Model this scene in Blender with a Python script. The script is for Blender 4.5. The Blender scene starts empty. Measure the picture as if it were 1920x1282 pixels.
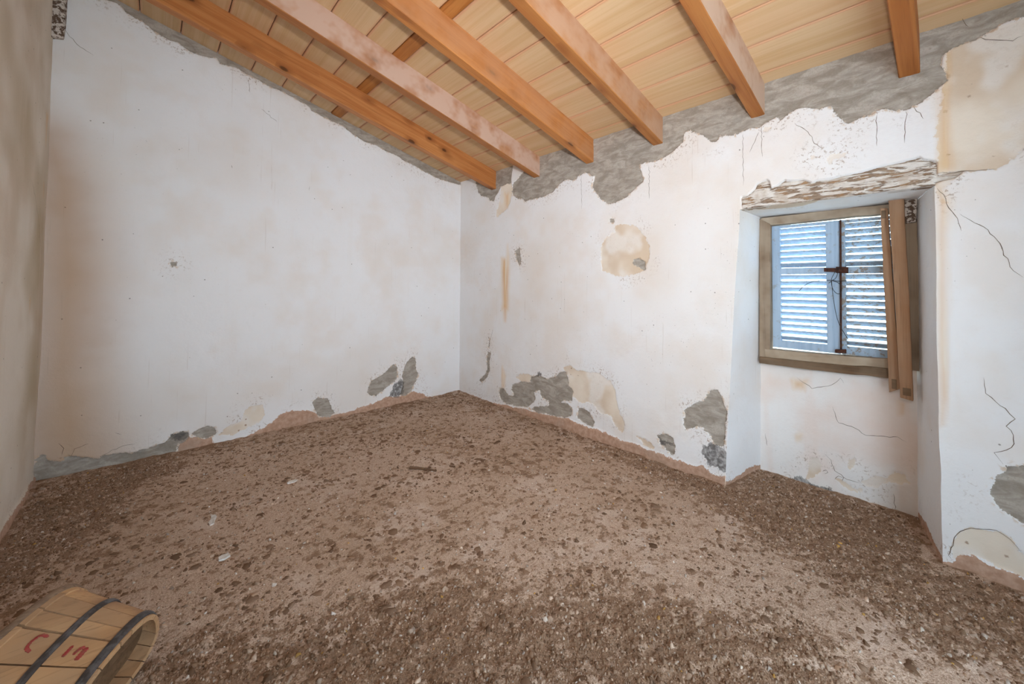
import bpy, bmesh, math, random
import numpy as np
from mathutils import Matrix, Vector

random.seed(7)
rng = np.random.default_rng(11)
SC = bpy.context.scene
COL = SC.collection

# ------------------------------------------------------------------ camera
# world: x = 0 is the window wall, y = 0 the back wall, z = 0 the floor (metres)
H0, SLOPE, LEFT, REAR = 2.462, 0.2625, -3.116, -4.75
cam_d = bpy.data.cameras.new('camera')
cam = bpy.data.objects.new('camera', cam_d)
COL.objects.link(cam)
cam_d.sensor_width = 36.0
cam_d.lens = 740.14 * 36.0 / 1920.0
cam_d.shift_x = (960 - 993.36) / 1920.0
cam_d.shift_y = (513.35 - 641) / 1920.0
cam_d.clip_start = 0.02
yaw, pit, rol = 0.8091, 0.0280, 0.0062
d = Vector((math.cos(yaw) * math.cos(pit), math.sin(yaw) * math.cos(pit), math.sin(pit)))
r0 = Vector((math.sin(yaw), -math.cos(yaw), 0))
u0 = r0.cross(d)
r = r0 * math.cos(rol) + u0 * math.sin(rol)
u = u0 * math.cos(rol) - r0 * math.sin(rol)
m = Matrix((r, u, -d)).transposed().to_4x4()
m.translation = Vector((-2.6107, -3.9223, 1.25))
cam.matrix_world = m
SC.camera = cam

# ------------------------------------------------------------------ light
W = bpy.data.worlds.new('daylight')
SC.world = W
W.use_nodes = True
bg = W.node_tree.nodes['Background']
bg.inputs[0].default_value = (0.62, 0.83, 1.0, 1)
bg.inputs[1].default_value = 7.5


def area(name, loc, target, sx, sy, power, col, spread=180):
    l = bpy.data.lights.new(name, 'AREA')
    l.shape = 'RECTANGLE'; l.size = sx; l.size_y = sy; l.energy = power; l.color = col
    l.spread = math.radians(spread)
    o = bpy.data.objects.new(name, l)
    COL.objects.link(o)
    o.location = loc
    o.rotation_euler = (Vector(target) - Vector(loc)).to_track_quat('-Z', 'Y').to_euler()
    return o


area('rear_fill', (-1.75, -4.66, 1.15), (-1.75, 0.0, 1.3), 1.2, 1.9, 6.0, (0.95, 0.97, 1.0))  # added fill lamp, set in an unseen, assumed doorway behind the camera
# the photographer's flash, a hand above the lens
area('camera_flash', (-2.63, -3.96, 1.60), (-0.12, -1.05, 2.10), 0.11, 0.08, 26.5, (0.97, 0.98, 1.0), 114)

SC.view_settings.view_transform = 'Standard'
SC.view_settings.look = 'None'
SC.view_settings.gamma = 1.0
SC.view_settings.use_curve_mapping = False
SC.view_settings.exposure = 0.0
SC.cycles.use_denoising = True
SC.cycles.use_adaptive_sampling = True
SC.cycles.adaptive_threshold = 0.12
SC.cycles.adaptive_min_samples = 24

# ------------------------------------------------------------------ surface marks, metres on each plane
# RIGHT and NICHE are (y, z) on the window wall, BACK is (x, z), FLOOR is (x, y)
RIGHT = {
    'grey': [
        [(-0.294,2.637), (-0.305,2.393), (-0.328,2.29), (-0.405,2.233), (-0.474,2.211), (-0.541,2.189), (-0.563,2.156), (-0.628,2.144), (-0.649,2.19), (-0.686,2.224), (-0.741,2.287), (-0.9,2.29), (-0.905,2.373), (-0.927,2.509), (-0.642,2.694)],
        [(-1.148,2.495), (-1.078,2.363), (-1.004,2.315), (-0.929,2.272), (-0.921,2.204), (-0.931,2.151), (-1.007,2.108), (-1.08,2.084), (-1.102,2.053), (-1.169,2.071), (-1.289,2.07), (-1.388,2.076), (-1.482,2.097), (-1.551,2.142), (-1.618,2.175), (-1.704,2.158), (-1.753,2.165), (-1.76,2.191), (-1.868,2.191), (-1.907,2.162), (-1.948,2.152), (-1.939,2.114), (-1.92,2.071), (-1.946,2.02), (-2.009,1.953), (-2.082,1.9), (-2.152,1.896), (-2.243,1.926), (-2.33,1.974), (-2.388,2.016), (-2.393,2.038), (-2.378,2.097), (-2.367,2.156), (-2.404,2.162), (-2.474,2.146), (-2.597,2.174), (-2.699,2.243), (-2.706,2.303), (-2.75,2.309), (-2.792,2.279), (-2.84,2.248), (-2.857,2.225), (-2.88,2.19), (-2.92,2.179), (-2.942,2.208), (-3.044,2.195), (-3.116,2.211), (-3.175,2.2), (-3.204,2.218), (-3.26,2.234), (-3.282,2.208), (-3.323,2.235), (-3.366,2.257), (-3.417,2.246), (-3.441,2.226), (-3.465,2.21), (-3.497,2.22), (-3.52,2.212), (-3.535,2.178), (-3.558,2.143), (-3.576,2.11), (-3.609,2.099), (-3.645,2.121), (-3.687,2.122), (-3.728,2.136), (-3.78,2.115), (-3.817,2.107), (-3.854,2.121), (-3.891,2.151), (-3.92,2.175), (-3.946,2.194), (-3.949,2.222), (-3.933,2.262), (-3.935,2.295), (-3.943,2.325), (-3.963,2.342), (-3.996,2.352), (-4.039,2.353), (-4.07,2.366), (-4.105,2.381), (-4.172,2.383), (-4.259,2.41), (-4.263,2.629), (-3.787,2.659), (-2.691,2.733), (-1.311,2.759)],
        [(-0.975,1.586), (-1.039,1.613), (-1.053,1.539), (-1.056,1.458), (-1.036,1.443), (-0.998,1.492), (-0.979,1.542)],
        [(-2.313,1.448), (-2.361,1.455), (-2.407,1.43), (-2.41,1.375), (-2.376,1.376), (-2.34,1.405), (-2.313,1.415)],
        [(-2.106,1.774), (-2.135,1.772), (-2.141,1.75), (-2.118,1.741), (-2.102,1.754)],
        [(-0.558,0.689), (-0.583,0.663), (-0.575,0.586), (-0.55,0.573)],
        [(-0.545,0.525), (-0.6,0.523), (-0.577,0.435), (-0.579,0.34), (-0.524,0.255), (-0.423,0.184), (-0.396,0.204), (-0.486,0.268), (-0.532,0.352), (-0.521,0.446)],
        [(-0.745,0.175), (-0.803,0.195), (-0.887,0.131), (-0.969,0.148), (-0.928,0.201), (-0.954,0.259), (-1.072,0.307), (-1.198,0.321), (-1.21,0.374), (-1.329,0.408), (-1.421,0.394), (-1.531,0.445), (-1.583,0.493), (-1.646,0.503), (-1.667,0.453), (-1.677,0.378), (-1.717,0.34), (-1.708,0.262), (-1.616,0.243), (-1.585,0.22), (-1.657,0.221), (-1.708,0.202), (-1.708,0.134), (-1.617,0.088), (-1.522,0.089), (-1.308,0.062), (-1.163,0.069), (-1.236,0.091), (-1.331,0.124), (-1.434,0.155), (-1.433,0.203), (-1.354,0.211), (-1.318,0.269), (-1.247,0.238), (-1.272,0.185), (-1.224,0.125), (-1.163,0.078), (-0.97,0.051), (-0.847,0.051), (-0.761,0.077), (-0.731,0.126)],
        [(-1.777,0.214), (-1.834,0.223), (-1.899,0.202), (-1.941,0.14), (-1.927,0.093), (-1.834,0.098), (-1.758,0.138)],
        [(-2.503,0.188), (-2.563,0.217), (-2.616,0.201), (-2.635,0.146), (-2.631,0.084), (-2.596,0.085), (-2.563,0.118), (-2.523,0.125)],
        [(-2.87,0.575), (-2.92,0.587), (-2.941,0.552), (-2.952,0.499), (-2.978,0.466), (-2.973,0.404), (-2.967,0.347), (-2.964,0.258), (-2.945,0.235), (-2.89,0.247), (-2.868,0.292), (-2.828,0.327), (-2.763,0.318), (-2.709,0.278), (-2.696,0.322), (-2.709,0.379), (-2.697,0.406), (-2.74,0.446), (-2.812,0.491), (-2.847,0.533)],
        [(-4.225,0.573), (-4.138,0.516), (-4.116,0.512), (-4.092,0.493), (-4.077,0.458), (-4.056,0.421), (-4.053,0.367), (-4.065,0.331), (-4.084,0.312), (-4.103,0.298), (-4.134,0.286), (-4.219,0.278)],
    ],
    'tan': [
        [(-3.951,2.322), (-3.996,2.352), (-4.07,2.366), (-4.172,2.383), (-4.302,2.402), (-4.295,2.032), (-4.205,1.857), (-4.162,1.83), (-4.11,1.774), (-4.085,1.76), (-4.008,1.768), (-3.911,1.776), (-3.917,2), (-3.943,2.183)],
        [(-2.147,1.715), (-2.21,1.725), (-2.308,1.708), (-2.361,1.674), (-2.413,1.609), (-2.448,1.542), (-2.443,1.488), (-2.433,1.424), (-2.392,1.371), (-2.329,1.339), (-2.243,1.325), (-2.153,1.328), (-2.094,1.348), (-2.034,1.374), (-2.019,1.44), (-2.016,1.541), (-2.028,1.596), (-2.07,1.633), (-2.141,1.676)],
        [(-1.667,0.453), (-1.615,0.529), (-1.686,0.563), (-1.756,0.528), (-1.889,0.538), (-1.997,0.538), (-2.101,0.5), (-2.15,0.44), (-2.159,0.345), (-2.191,0.257), (-2.238,0.195), (-2.223,0.13), (-2.175,0.138), (-2.134,0.175), (-2.101,0.229), (-1.998,0.225), (-1.926,0.28), (-1.871,0.283), (-1.815,0.256), (-1.757,0.288), (-1.717,0.302), (-1.717,0.34), (-1.677,0.378)],
        [(-0.993,0.336), (-1.058,0.379), (-1.16,0.396), (-1.21,0.382), (-1.198,0.321), (-1.072,0.307)],
        [(-3.926,0.066), (-3.94,0.136), (-3.96,0.172), (-3.992,0.199), (-4.033,0.208), (-4.073,0.219), (-4.101,0.206), (-4.119,0.175), (-4.132,0.159), (-4.216,0.103), (-4.215,0.033), (-4.13,0.065), (-4.099,0.07), (-4.06,0.072), (-4.031,0.08), (-3.99,0.086), (-3.969,0.072), (-3.958,0.043), (-3.931,0.033)],
        [(-3.494,1.942), (-3.54,1.956), (-3.578,1.949), (-3.574,1.934), (-3.532,1.929), (-3.513,1.909)],
        [(-3.199,2.193), (-3.232,2.183), (-3.213,2.162), (-3.198,2.168)],
        [(-3.426,1.973), (-3.442,1.969), (-3.438,1.95), (-3.426,1.955)],
        [(-2.338,0.136), (-2.411,0.137), (-2.482,0.1), (-2.468,0.083), (-2.396,0.088)],
        [(-0.751,2.292), (-0.9,2.29), (-0.921,2.204), (-0.893,2.094), (-0.835,2.025), (-0.735,1.986), (-0.673,1.941), (-0.661,2.022), (-0.713,2.094)],
        [(-3.902,1.744), (-3.969,1.748), (-3.952,1.718), (-3.924,1.699), (-3.94,1.63), (-3.917,1.634), (-3.904,1.686)],
    ],
    'salm': [
        [(-0.028,0.001), (-0.119,0.013), (-0.327,0.015), (-0.583,0.012), (-0.79,0.029), (-0.957,0.04), (-1.163,0.061), (-1.308,0.062), (-1.533,0.083), (-1.678,0.104), (-1.796,0.088), (-1.927,0.086), (-2.067,0.088), (-2.199,0.07), (-2.323,0.079), (-2.439,0.068), (-2.589,0.065), (-2.689,0.072), (-2.762,0.064), (-2.821,0.089), (-2.877,0.052), (-2.954,0.061), (-2.988,0.073), (-2.988,0.002), (-2.687,-0.299), (0.207,-0.638)],
        [(-3.892,0.018), (-3.925,0.023), (-3.969,0.072), (-4.005,0.082), (-4.05,0.063), (-4.099,0.062), (-4.13,0.061), (-4.215,0.047), (-4.213,-0.071), (-3.89,-0.07)],
    ],
    'dark': [
        [(-2.822,0.216), (-2.879,0.244), (-2.945,0.235), (-2.977,0.217), (-2.985,0.165), (-2.97,0.089), (-2.922,0.1), (-2.867,0.104), (-2.838,0.129), (-2.81,0.166)],
        [(-1.3,0.436), (-1.347,0.443), (-1.343,0.41), (-1.296,0.402)],
        [(-2.509,0.177), (-2.55,0.17), (-2.622,0.166), (-2.616,0.15), (-2.563,0.147), (-2.556,0.116), (-2.523,0.131)],
    ],
    'yel': [
        [(-3.951,2.33), (-3.962,2.317), (-3.959,2.152), (-3.96,1.987), (-3.962,1.778), (-3.911,1.776), (-3.917,2), (-3.923,2.182), (-3.939,2.26)],
        [(-3.913,1.717), (-3.946,1.646), (-3.932,1.515), (-3.937,0.767), (-3.929,0.621), (-3.904,0.615), (-3.902,0.776), (-3.903,0.857)],
        [(-0.803,2.198), (-0.862,2.188), (-0.873,2.122), (-0.854,2.035), (-0.815,2.04)],
        [(-0.855,1.651), (-0.884,1.483), (-0.887,1.293), (-0.875,0.99), (-0.772,0.985), (-0.809,1.23), (-0.834,1.421)],
        [(-0.751,1.532), (-0.871,1.526), (-0.868,1.072), (-0.837,0.871), (-0.814,0.869), (-0.786,1.069)],
        [(-0.786,0.41), (-0.838,0.328), (-0.822,0.199), (-0.777,0.19), (-0.764,0.315)],
    ],
    'crk': [
        [(-4.039,0.864), (-4.043,0.796), (-4.072,0.764), (-4.096,0.743), (-4.122,0.705), (-4.097,0.669), (-4.116,0.637), (-4.118,0.601), (-4.098,0.569), (-4.064,0.547), (-4.087,0.506)],
        [(-3.931,0.033), (-3.92,0.048), (-3.926,0.066), (-3.94,0.136), (-3.96,0.172), (-3.992,0.199), (-4.063,0.222), (-4.101,0.202), (-4.128,0.164)],
        [(-3.91,1.709), (-3.937,1.655), (-3.945,1.613), (-3.972,1.561), (-3.982,1.504)],
        [(-3.978,1.582), (-4.047,1.515), (-4.084,1.454), (-4.118,1.339), (-4.153,1.294)],
        [(-3.911,1.776), (-3.964,1.769), (-4.008,1.768), (-4.085,1.76)],
        [(-4.003,2.479), (-4.008,2.436), (-4.018,2.415)],
        [(-4.039,2.353), (-4.109,2.313), (-4.143,2.294), (-4.171,2.304)],
        [(-3.08,2.188), (-3.078,1.866)],
        [(-3.185,2.213), (-3.184,2.105), (-3.188,2.018)],
        [(-3.17,2.174), (-3.145,2.115), (-3.117,2.062)],
        [(-3.707,2.115), (-3.705,1.953)],
        [(-3.811,2.1), (-3.806,1.945)],
        [(-3.353,2.174), (-3.415,2.106), (-3.443,2.038), (-3.479,2)],
        [(-3.839,2.117), (-3.871,2.043)],
        [(-2.444,2.13), (-2.444,1.881)],
        [(-1.808,2.192), (-1.815,1.892)],
        [(-0.633,0.781), (-0.589,0.663)],
    ],
    'lint': [
        [(-3.064,1.799), (-3.1,1.801), (-3.139,1.837), (-3.154,1.864), (-3.206,1.878), (-3.221,1.864), (-3.228,1.826), (-3.256,1.833), (-3.299,1.861), (-3.326,1.853), (-3.392,1.848), (-3.43,1.826), (-3.468,1.834), (-3.511,1.829), (-3.552,1.836), (-3.592,1.836), (-3.632,1.839), (-3.717,1.853), (-3.798,1.859), (-3.855,1.866), (-3.864,1.854), (-3.892,1.841), (-3.912,1.827), (-3.909,1.785), (-3.911,1.769), (-3.953,1.773), (-3.991,1.769), (-3.969,1.748), (-3.908,1.737), (-3.903,1.722), (-3.766,1.699), (-3.429,1.684), (-3.063,1.691)],
    ],
}
NICHE = {
    'tan': [
        [(-3.31,0.111), (-3.329,0.173), (-3.366,0.19), (-3.384,0.157), (-3.375,0.11), (-3.346,0.057), (-3.299,0.029)],
        [(-3.572,0.115), (-3.62,0.168), (-3.682,0.174), (-3.72,0.217), (-3.763,0.213), (-3.791,0.174), (-3.741,0.161), (-3.689,0.152), (-3.635,0.107), (-3.588,0.095)],
        [(-3.454,0.084), (-3.489,0.085), (-3.538,0.061), (-3.579,0.077), (-3.571,0.053), (-3.505,0.038)],
        [(-3.516,0.221), (-3.541,0.24), (-3.536,0.186), (-3.519,0.17)],
    ],
    'dark': [
        [(-3.166,-0.001), (-3.221,0.013), (-3.271,0.041), (-3.309,0.021), (-3.364,0.013), (-3.445,0.027), (-3.427,-0.007), (-3.346,-0.01), (-3.251,-0.023), (-3.181,-0.025)],
    ],
    'grey': [
        [(-3.25,-0.045), (-3.444,-0), (-3.529,0.006), (-3.61,-0.014), (-3.487,-0.064), (-3.26,-0.064)],
    ],
    'salm': [
        [(-2.977,-0.024), (-3.044,0.004), (-3.171,-0.017), (-3.25,-0.034), (-3.364,-0.047), (-3.487,-0.032), (-3.809,-0.02), (-3.808,-0.087), (-2.941,-0.234)],
    ],
    'yel': [
        [(-3.744,0.61), (-3.769,0.615), (-3.761,0.549), (-3.743,0.545)],
        [(-3.218,0.646), (-3.316,0.664), (-3.296,0.592), (-3.237,0.592)],
        [(-3.244,0.295), (-3.278,0.31), (-3.273,0.274), (-3.249,0.264)],
    ],
    'crk': [
        [(-3.258,0.665), (-3.334,0.611), (-3.435,0.652), (-3.479,0.703), (-3.496,0.674)],
        [(-3.394,0.226), (-3.429,0.194), (-3.446,0.135), (-3.506,0.102), (-3.572,0.105)],
        [(-3.442,0.522), (-3.467,0.431), (-3.527,0.425), (-3.592,0.39), (-3.73,0.418), (-3.766,0.399)],
        [(-3.71,0.096), (-3.717,0.009)],
        [(-3.068,0.258), (-3.078,0.177)],
        [(-3.384,0.108), (-3.402,0.125), (-3.411,0.112), (-3.392,0.097)],
        [(-3.445,0.081), (-3.463,0.108), (-3.489,0.107), (-3.48,0.082)],
    ],
}
BACK = {
    'grey': [
        [(-2.892,3.177), (-2.833,3.182), (-2.779,3.139), (-2.707,3.116), (-2.641,3.068), (-2.573,3.058), (-2.514,3.05), (-2.452,3.008), (-2.379,3.004), (-2.292,3.025), (-2.263,2.986), (-2.166,2.996), (-2.094,2.964), (-2.021,2.954), (-1.931,2.918), (-1.839,2.911), (-1.757,2.884), (-1.628,2.838), (-1.613,2.81), (-1.523,2.788), (-1.354,2.753), (-1.254,2.694), (-1.134,2.656), (-0.99,2.638), (-0.82,2.595), (-0.639,2.541), (-0.491,2.494), (-0.358,2.461), (-0.172,2.435), (0.025,2.429), (0.233,2.455), (0.229,2.763), (-2.084,3.592), (-2.534,3.909), (-3.197,3.367)],
        [(-3.11,0.142), (-3.086,0.162), (-3.063,0.117), (-3.011,0.096), (-2.982,0.132), (-2.944,0.121), (-2.888,0.094), (-2.847,0.064), (-2.832,0.089), (-2.765,0.082), (-2.687,0.066), (-2.607,0.074), (-2.513,0.093), (-2.486,0.144), (-2.437,0.158), (-2.391,0.133), (-2.4,0.089), (-2.444,0.062), (-2.468,0.003), (-2.481,-0.071), (-2.9,-0.084), (-3.143,-0.066)],
        [(-2.375,0.116), (-2.335,0.14), (-2.282,0.154), (-2.238,0.13), (-2.221,0.084), (-2.259,0.066), (-2.312,0.066)],
        [(-1.547,0.185), (-1.511,0.218), (-1.428,0.194), (-1.396,0.122), (-1.367,0.05), (-1.41,0.027), (-1.493,0.053), (-1.531,0.118)],
        [(-1.056,0.234), (-1.022,0.289), (-0.915,0.335), (-0.841,0.387), (-0.794,0.421), (-0.764,0.386), (-0.747,0.3), (-0.781,0.241), (-0.857,0.217), (-0.912,0.164), (-0.984,0.133), (-1.046,0.153), (-1.064,0.192)],
        [(-0.695,0.339), (-0.666,0.4), (-0.597,0.485), (-0.561,0.462), (-0.547,0.346), (-0.524,0.247), (-0.571,0.188), (-0.601,0.108), (-0.681,0.076), (-0.721,0.093), (-0.693,0.199)],
        [(-2.521,1.406), (-2.492,1.404), (-2.491,1.376), (-2.517,1.375)],
    ],
    'salm': [
        [(-2.444,0.062), (-2.395,0.095), (-2.333,0.085), (-2.301,0.057), (-2.253,0.065), (-2.241,-0.007), (-2.245,-0.06), (-2.456,-0.065)],
        [(-2.078,-0.009), (-1.983,0.024), (-1.909,0.05), (-1.847,0.095), (-1.782,0.148), (-1.702,0.146), (-1.589,0.13), (-1.531,0.094), (-1.5,0.039), (-1.303,0.036), (-1.206,0.039), (-1.036,0.064), (-0.892,0.098), (-0.721,0.083), (-0.601,0.108), (-0.475,0.066), (-0.41,0.019), (0.007,-0.033), (0.009,-0.168), (-1.3,-0.131), (-1.804,-0.096), (-2.076,-0.08)],
    ],
    'tan': [
        [(-2.215,0.069), (-2.161,0.125), (-2.069,0.146), (-2.047,0.227), (-1.988,0.251), (-1.926,0.245), (-1.911,0.154), (-1.948,0.103), (-2.032,0.08), (-2.125,0.046)],
    ],
    'dark': [
        [(-0.8,0.217), (-0.713,0.254), (-0.683,0.216), (-0.691,0.106), (-0.759,0.072), (-0.836,0.105)],
        [(-2.504,0.117), (-2.476,0.155), (-2.396,0.139), (-2.405,0.097), (-2.455,0.078)],
    ],
    'yel': [
    ],
    'crk': [
        [(-3.075,2.9), (-3.012,2.815), (-2.939,2.773)],
        [(-2.088,2.929), (-2.067,2.817)],
        [(-1.99,2.707), (-1.873,2.628)],
        [(-2.183,2.19), (-2.177,2.162)],
        [(-1.614,2.126), (-1.618,2.089)],
        [(-3.005,0.133), (-2.998,0.177), (-3.022,0.217)],
        [(-2.966,0.111), (-2.952,0.164), (-2.89,0.182)],
        [(-2.84,0.085), (-2.766,0.112), (-2.732,0.127), (-2.671,0.123)],
        [(-2.777,0.224), (-2.743,0.203)],
    ],
}
FLOOR = {
    'dense': [
        [(-2.568,-2.445), (-2.527,-2.177), (-2.399,-2.136), (-2.182,-2.215), (-2.047,-2.272), (-1.84,-2.393), (-1.641,-2.48), (-1.505,-2.668), (-1.256,-2.862), (-1.143,-3.047), (-1.014,-3.312), (-0.925,-3.551), (-1.097,-3.833)],  # coarse near debris; its dark arc also paints in the lens barrel's shadow
        [(0.257,-2.938), (0.459,-3.074), (0.487,-3.252), (0.46,-3.802), (0.019,-3.903), (0.033,-4.132), (-0.014,-4.349), (-0.391,-4.283), (-0.526,-4.061), (-0.588,-3.809), (-0.457,-3.569), (-0.357,-3.319), (-0.301,-2.986), (-0.112,-2.434), (-0.042,-1.68), (0.043,-1.201), (0.044,-1.841), (0.025,-2.561)],
        [(-3.116,-0.057), (-2.546,-0.085), (-2.47,-0.353), (-2.707,-0.667), (-2.839,-0.997), (-2.96,-1.179), (-3.027,-1.279), (-3.102,-1.504), (-3.143,-1.311)],
    ],
}

# ------------------------------------------------------------------ numeric helpers


def vnoise(P, freq, seed=0):
    """value noise in -1..1 on an (N,3) array"""
    Q = P * np.asarray(freq, float) + seed * 17.31
    i = np.floor(Q).astype(np.int64)
    f = Q - i
    f = f * f * (3 - 2 * f)

    def hsh(a, b, c):
        h = (a * 374761393 + b * 668265263 + c * 2147483647 + seed * 974634721) & 0xFFFFFFFF
        h = ((h ^ (h >> 13)) * 1274126177) & 0xFFFFFFFF
        return ((h ^ (h >> 16)) & 0xFFFF) / 32767.5 - 1
    o = 0
    for dx in (0, 1):
        wx = f[:, 0] if dx else 1 - f[:, 0]
        for dy in (0, 1):
            wy = f[:, 1] if dy else 1 - f[:, 1]
            for dz in (0, 1):
                wz = f[:, 2] if dz else 1 - f[:, 2]
                o = o + wx * wy * wz * hsh(i[:, 0] + dx, i[:, 1] + dy, i[:, 2] + dz)
    return o


def fbm(P, freq, octs=3, seed=0, gain=0.5):
    o, a = 0, 1.0
    for k in range(octs):
        o = o + a * vnoise(P, np.asarray(freq, float) * 2.03 ** k, seed + k)
        a *= gain
    return o


def seg_dist(P, A, B):
    d_ = B - A
    t = np.clip(((P - A) @ d_) / max(d_ @ d_, 1e-12), 0, 1)
    return np.hypot(P[:, 0] - A[0] - t * d_[0], P[:, 1] - A[1] - t * d_[1])


def sd_poly(P, poly):
    """signed distance, negative inside"""
    V = np.asarray(poly, float)
    dist = np.full(len(P), 1e9)
    inside = np.zeros(len(P), bool)
    for k in range(len(V)):
        A, B = V[k - 1], V[k]
        dist = np.minimum(dist, seg_dist(P, A, B))
        if A[1] != B[1]:
            c = ((A[1] > P[:, 1]) != (B[1] > P[:, 1])) & (P[:, 0] < (B[0] - A[0]) * (P[:, 1] - A[1]) / (B[1] - A[1]) + A[0])
            inside ^= c
    return np.where(inside, -dist, dist)


def field(P2, polys, far=0.15, lines=False):
    out = np.full(len(P2), far)
    for pl in polys:
        V = np.asarray(pl, float)
        lo, hi = V.min(0) - far, V.max(0) + far
        s = np.nonzero(((P2 >= lo) & (P2 <= hi)).all(1))[0]
        if not len(s):
            continue
        if lines:
            dd = np.full(len(s), 1e9)
            for k in range(1, len(V)):
                dd = np.minimum(dd, seg_dist(P2[s], V[k - 1], V[k]))
        else:
            dd = sd_poly(P2[s], V)
        out[s] = np.minimum(out[s], dd)
    return out


def sstep(x):
    x = np.clip(x, 0, 1)
    return x * x * (3 - 2 * x)


# ------------------------------------------------------------------ object helpers


def link(o, parent=None):
    COL.objects.link(o)
    if parent is not None:
        o.parent = parent
    return o


def tag(o, label=None, cat=None, group=None, kind=None):
    for k, v in (('label', label), ('category', cat), ('group', group), ('kind', kind)):
        if v:
            o[k] = v
    return o


def empty(name, loc=(0, 0, 0)):
    o = bpy.data.objects.new(name, None)
    o.empty_display_size = 0.1
    o.location = loc
    return link(o)


def np_mesh(name, V, F, mat, smooth=False, attrs=None):
    """quads (N,4) array or list of ngons"""
    me = bpy.data.meshes.new(name)
    if isinstance(F, np.ndarray):
        n, k = F.shape
        me.vertices.add(len(V)); me.loops.add(n * k); me.polygons.add(n)
        me.vertices.foreach_set('co', np.asarray(V, np.float32).ravel())
        me.loops.foreach_set('vertex_index', F.astype(np.int32).ravel())
        me.polygons.foreach_set('loop_start', np.arange(n, dtype=np.int32) * k)
        if smooth:
            me.polygons.foreach_set('use_smooth', np.ones(n, bool))
    else:
        me.from_pydata([tuple(map(float, v)) for v in V], [], F)
        if smooth:
            for pl in me.polygons:
                pl.use_smooth = True
    for k_, a in (attrs or {}).items():
        if a.ndim == 1:
            at = me.attributes.new(k_, 'FLOAT', 'POINT')
            at.data.foreach_set('value', a.astype(np.float32))
        else:
            at = me.attributes.new(k_, 'FLOAT_COLOR', 'POINT')
            at.data.foreach_set('color', a.astype(np.float32).ravel())
    me.update(); me.validate()
    if mat:
        me.materials.append(mat)
    return me


def mesh_obj(name, V, F, mat, parent=None, smooth=False, attrs=None, offset=None):
    """offset: put the object's origin there, vertices given in the parent's or world frame"""
    V = np.asarray(V, float)
    if offset is not None:
        V = V - np.asarray(offset, float)
    o = bpy.data.objects.new(name, np_mesh(name, V, F, mat, smooth, attrs))
    if offset is not None:
        o.location = offset
    return link(o, parent)


def grid_faces(nu, nv, keep=None):
    i = np.arange(nu * nv).reshape(nv, nu)
    F = np.stack([i[:-1, :-1], i[:-1, 1:], i[1:, 1:], i[1:, :-1]], -1).reshape(-1, 4)
    return F if keep is None else F[keep.ravel()]


def hexa(q0, q1):
    """8 corner block: quad q0 and the opposite quad q1"""
    return list(q0) + list(q1), [(3, 2, 1, 0), (4, 5, 6, 7), (0, 1, 5, 4), (1, 2, 6, 5), (2, 3, 7, 6), (3, 0, 4, 7)]


def block(name, q0, q1, mat, parent=None, bevel=0.0, subdiv=0, rough=0.0, seed=0, smooth=False):
    V, F = hexa(q0, q1)
    bm = bmesh.new()
    vs = [bm.verts.new(v) for v in V]
    for f in F:
        bm.faces.new([vs[k] for k in f])
    bmesh.ops.recalc_face_normals(bm, faces=bm.faces)
    if bevel:
        bmesh.ops.bevel(bm, geom=list(bm.edges), offset=bevel, segments=2, profile=0.6, affect='EDGES')
    for _ in range(subdiv):
        le = [e.calc_length() for e in bm.edges]
        lim = max(0.02, sorted(le)[-1] * 0.55)
        bmesh.ops.subdivide_edges(bm, edges=[e for e in bm.edges if e.calc_length() > lim], cuts=1, use_grid_fill=True)
    if rough:
        P = np.array([v.co[:] for v in bm.verts])
        for k in range(3):
            n = fbm(P, 9, 3, seed + 5 * k) * rough
            for v, a in zip(bm.verts, n):
                v.co[k] += a
    me = bpy.data.meshes.new(name)
    bm.to_mesh(me); bm.free()
    if smooth:
        for pl in me.polygons:
            pl.use_smooth = True
    me.materials.append(mat)
    o = bpy.data.objects.new(name, me)
    return link(o, parent)


def yz_block(name, quad, x0, x1, mat, parent=None, **k):
    return block(name, [(x0, a, b) for a, b in quad], [(x1, a, b) for a, b in quad], mat, parent, **k)


def tube(name, pts, rad, mat, parent=None, sides=8, offset=None, smooth_pts=True):
    P = [Vector(p) for p in pts]
    if smooth_pts and len(P) > 2:
        Q = []
        for k in range(len(P) - 1):
            a, b, c, e = P[max(k - 1, 0)], P[k], P[k + 1], P[min(k + 2, len(P) - 1)]
            for s in range(5):
                t = s / 5
                Q.append(0.5 * ((2 * b) + (c - a) * t + (2 * a - 5 * b + 4 * c - e) * t * t + (3 * b - a - 3 * c + e) * t ** 3))
        P = Q + [P[-1]]
    V, F = [], []
    n0 = Vector((0.31, 0.52, 0.79))
    for k, p in enumerate(P):
        t = (P[min(k + 1, len(P) - 1)] - P[max(k - 1, 0)]).normalized()
        a = (n0 - t * n0.dot(t)).normalized(); n0 = a
        b = t.cross(a)
        rr = rad(k / (len(P) - 1)) if callable(rad) else rad
        V += [p + (a * math.cos(g) + b * math.sin(g)) * rr for g in [2 * math.pi * j / sides for j in range(sides)]]
    for k in range(len(P) - 1):
        for j in range(sides):
            F.append((k * sides + j, k * sides + (j + 1) % sides, (k + 1) * sides + (j + 1) % sides, (k + 1) * sides + j))
    F.append(tuple(range(sides))[::-1]); F.append(tuple(range((len(P) - 1) * sides, len(P) * sides)))
    return mesh_obj(name, [v[:] for v in V], F, mat, parent, smooth=True, offset=offset)


# ------------------------------------------------------------------ material helpers


def C(r_, g_, b_):
    f = lambda c: c / 12.92 if c <= 0.04045 else ((c + 0.055) / 1.055) ** 2.4
    return (f(r_ / 255), f(g_ / 255), f(b_ / 255), 1)


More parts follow.
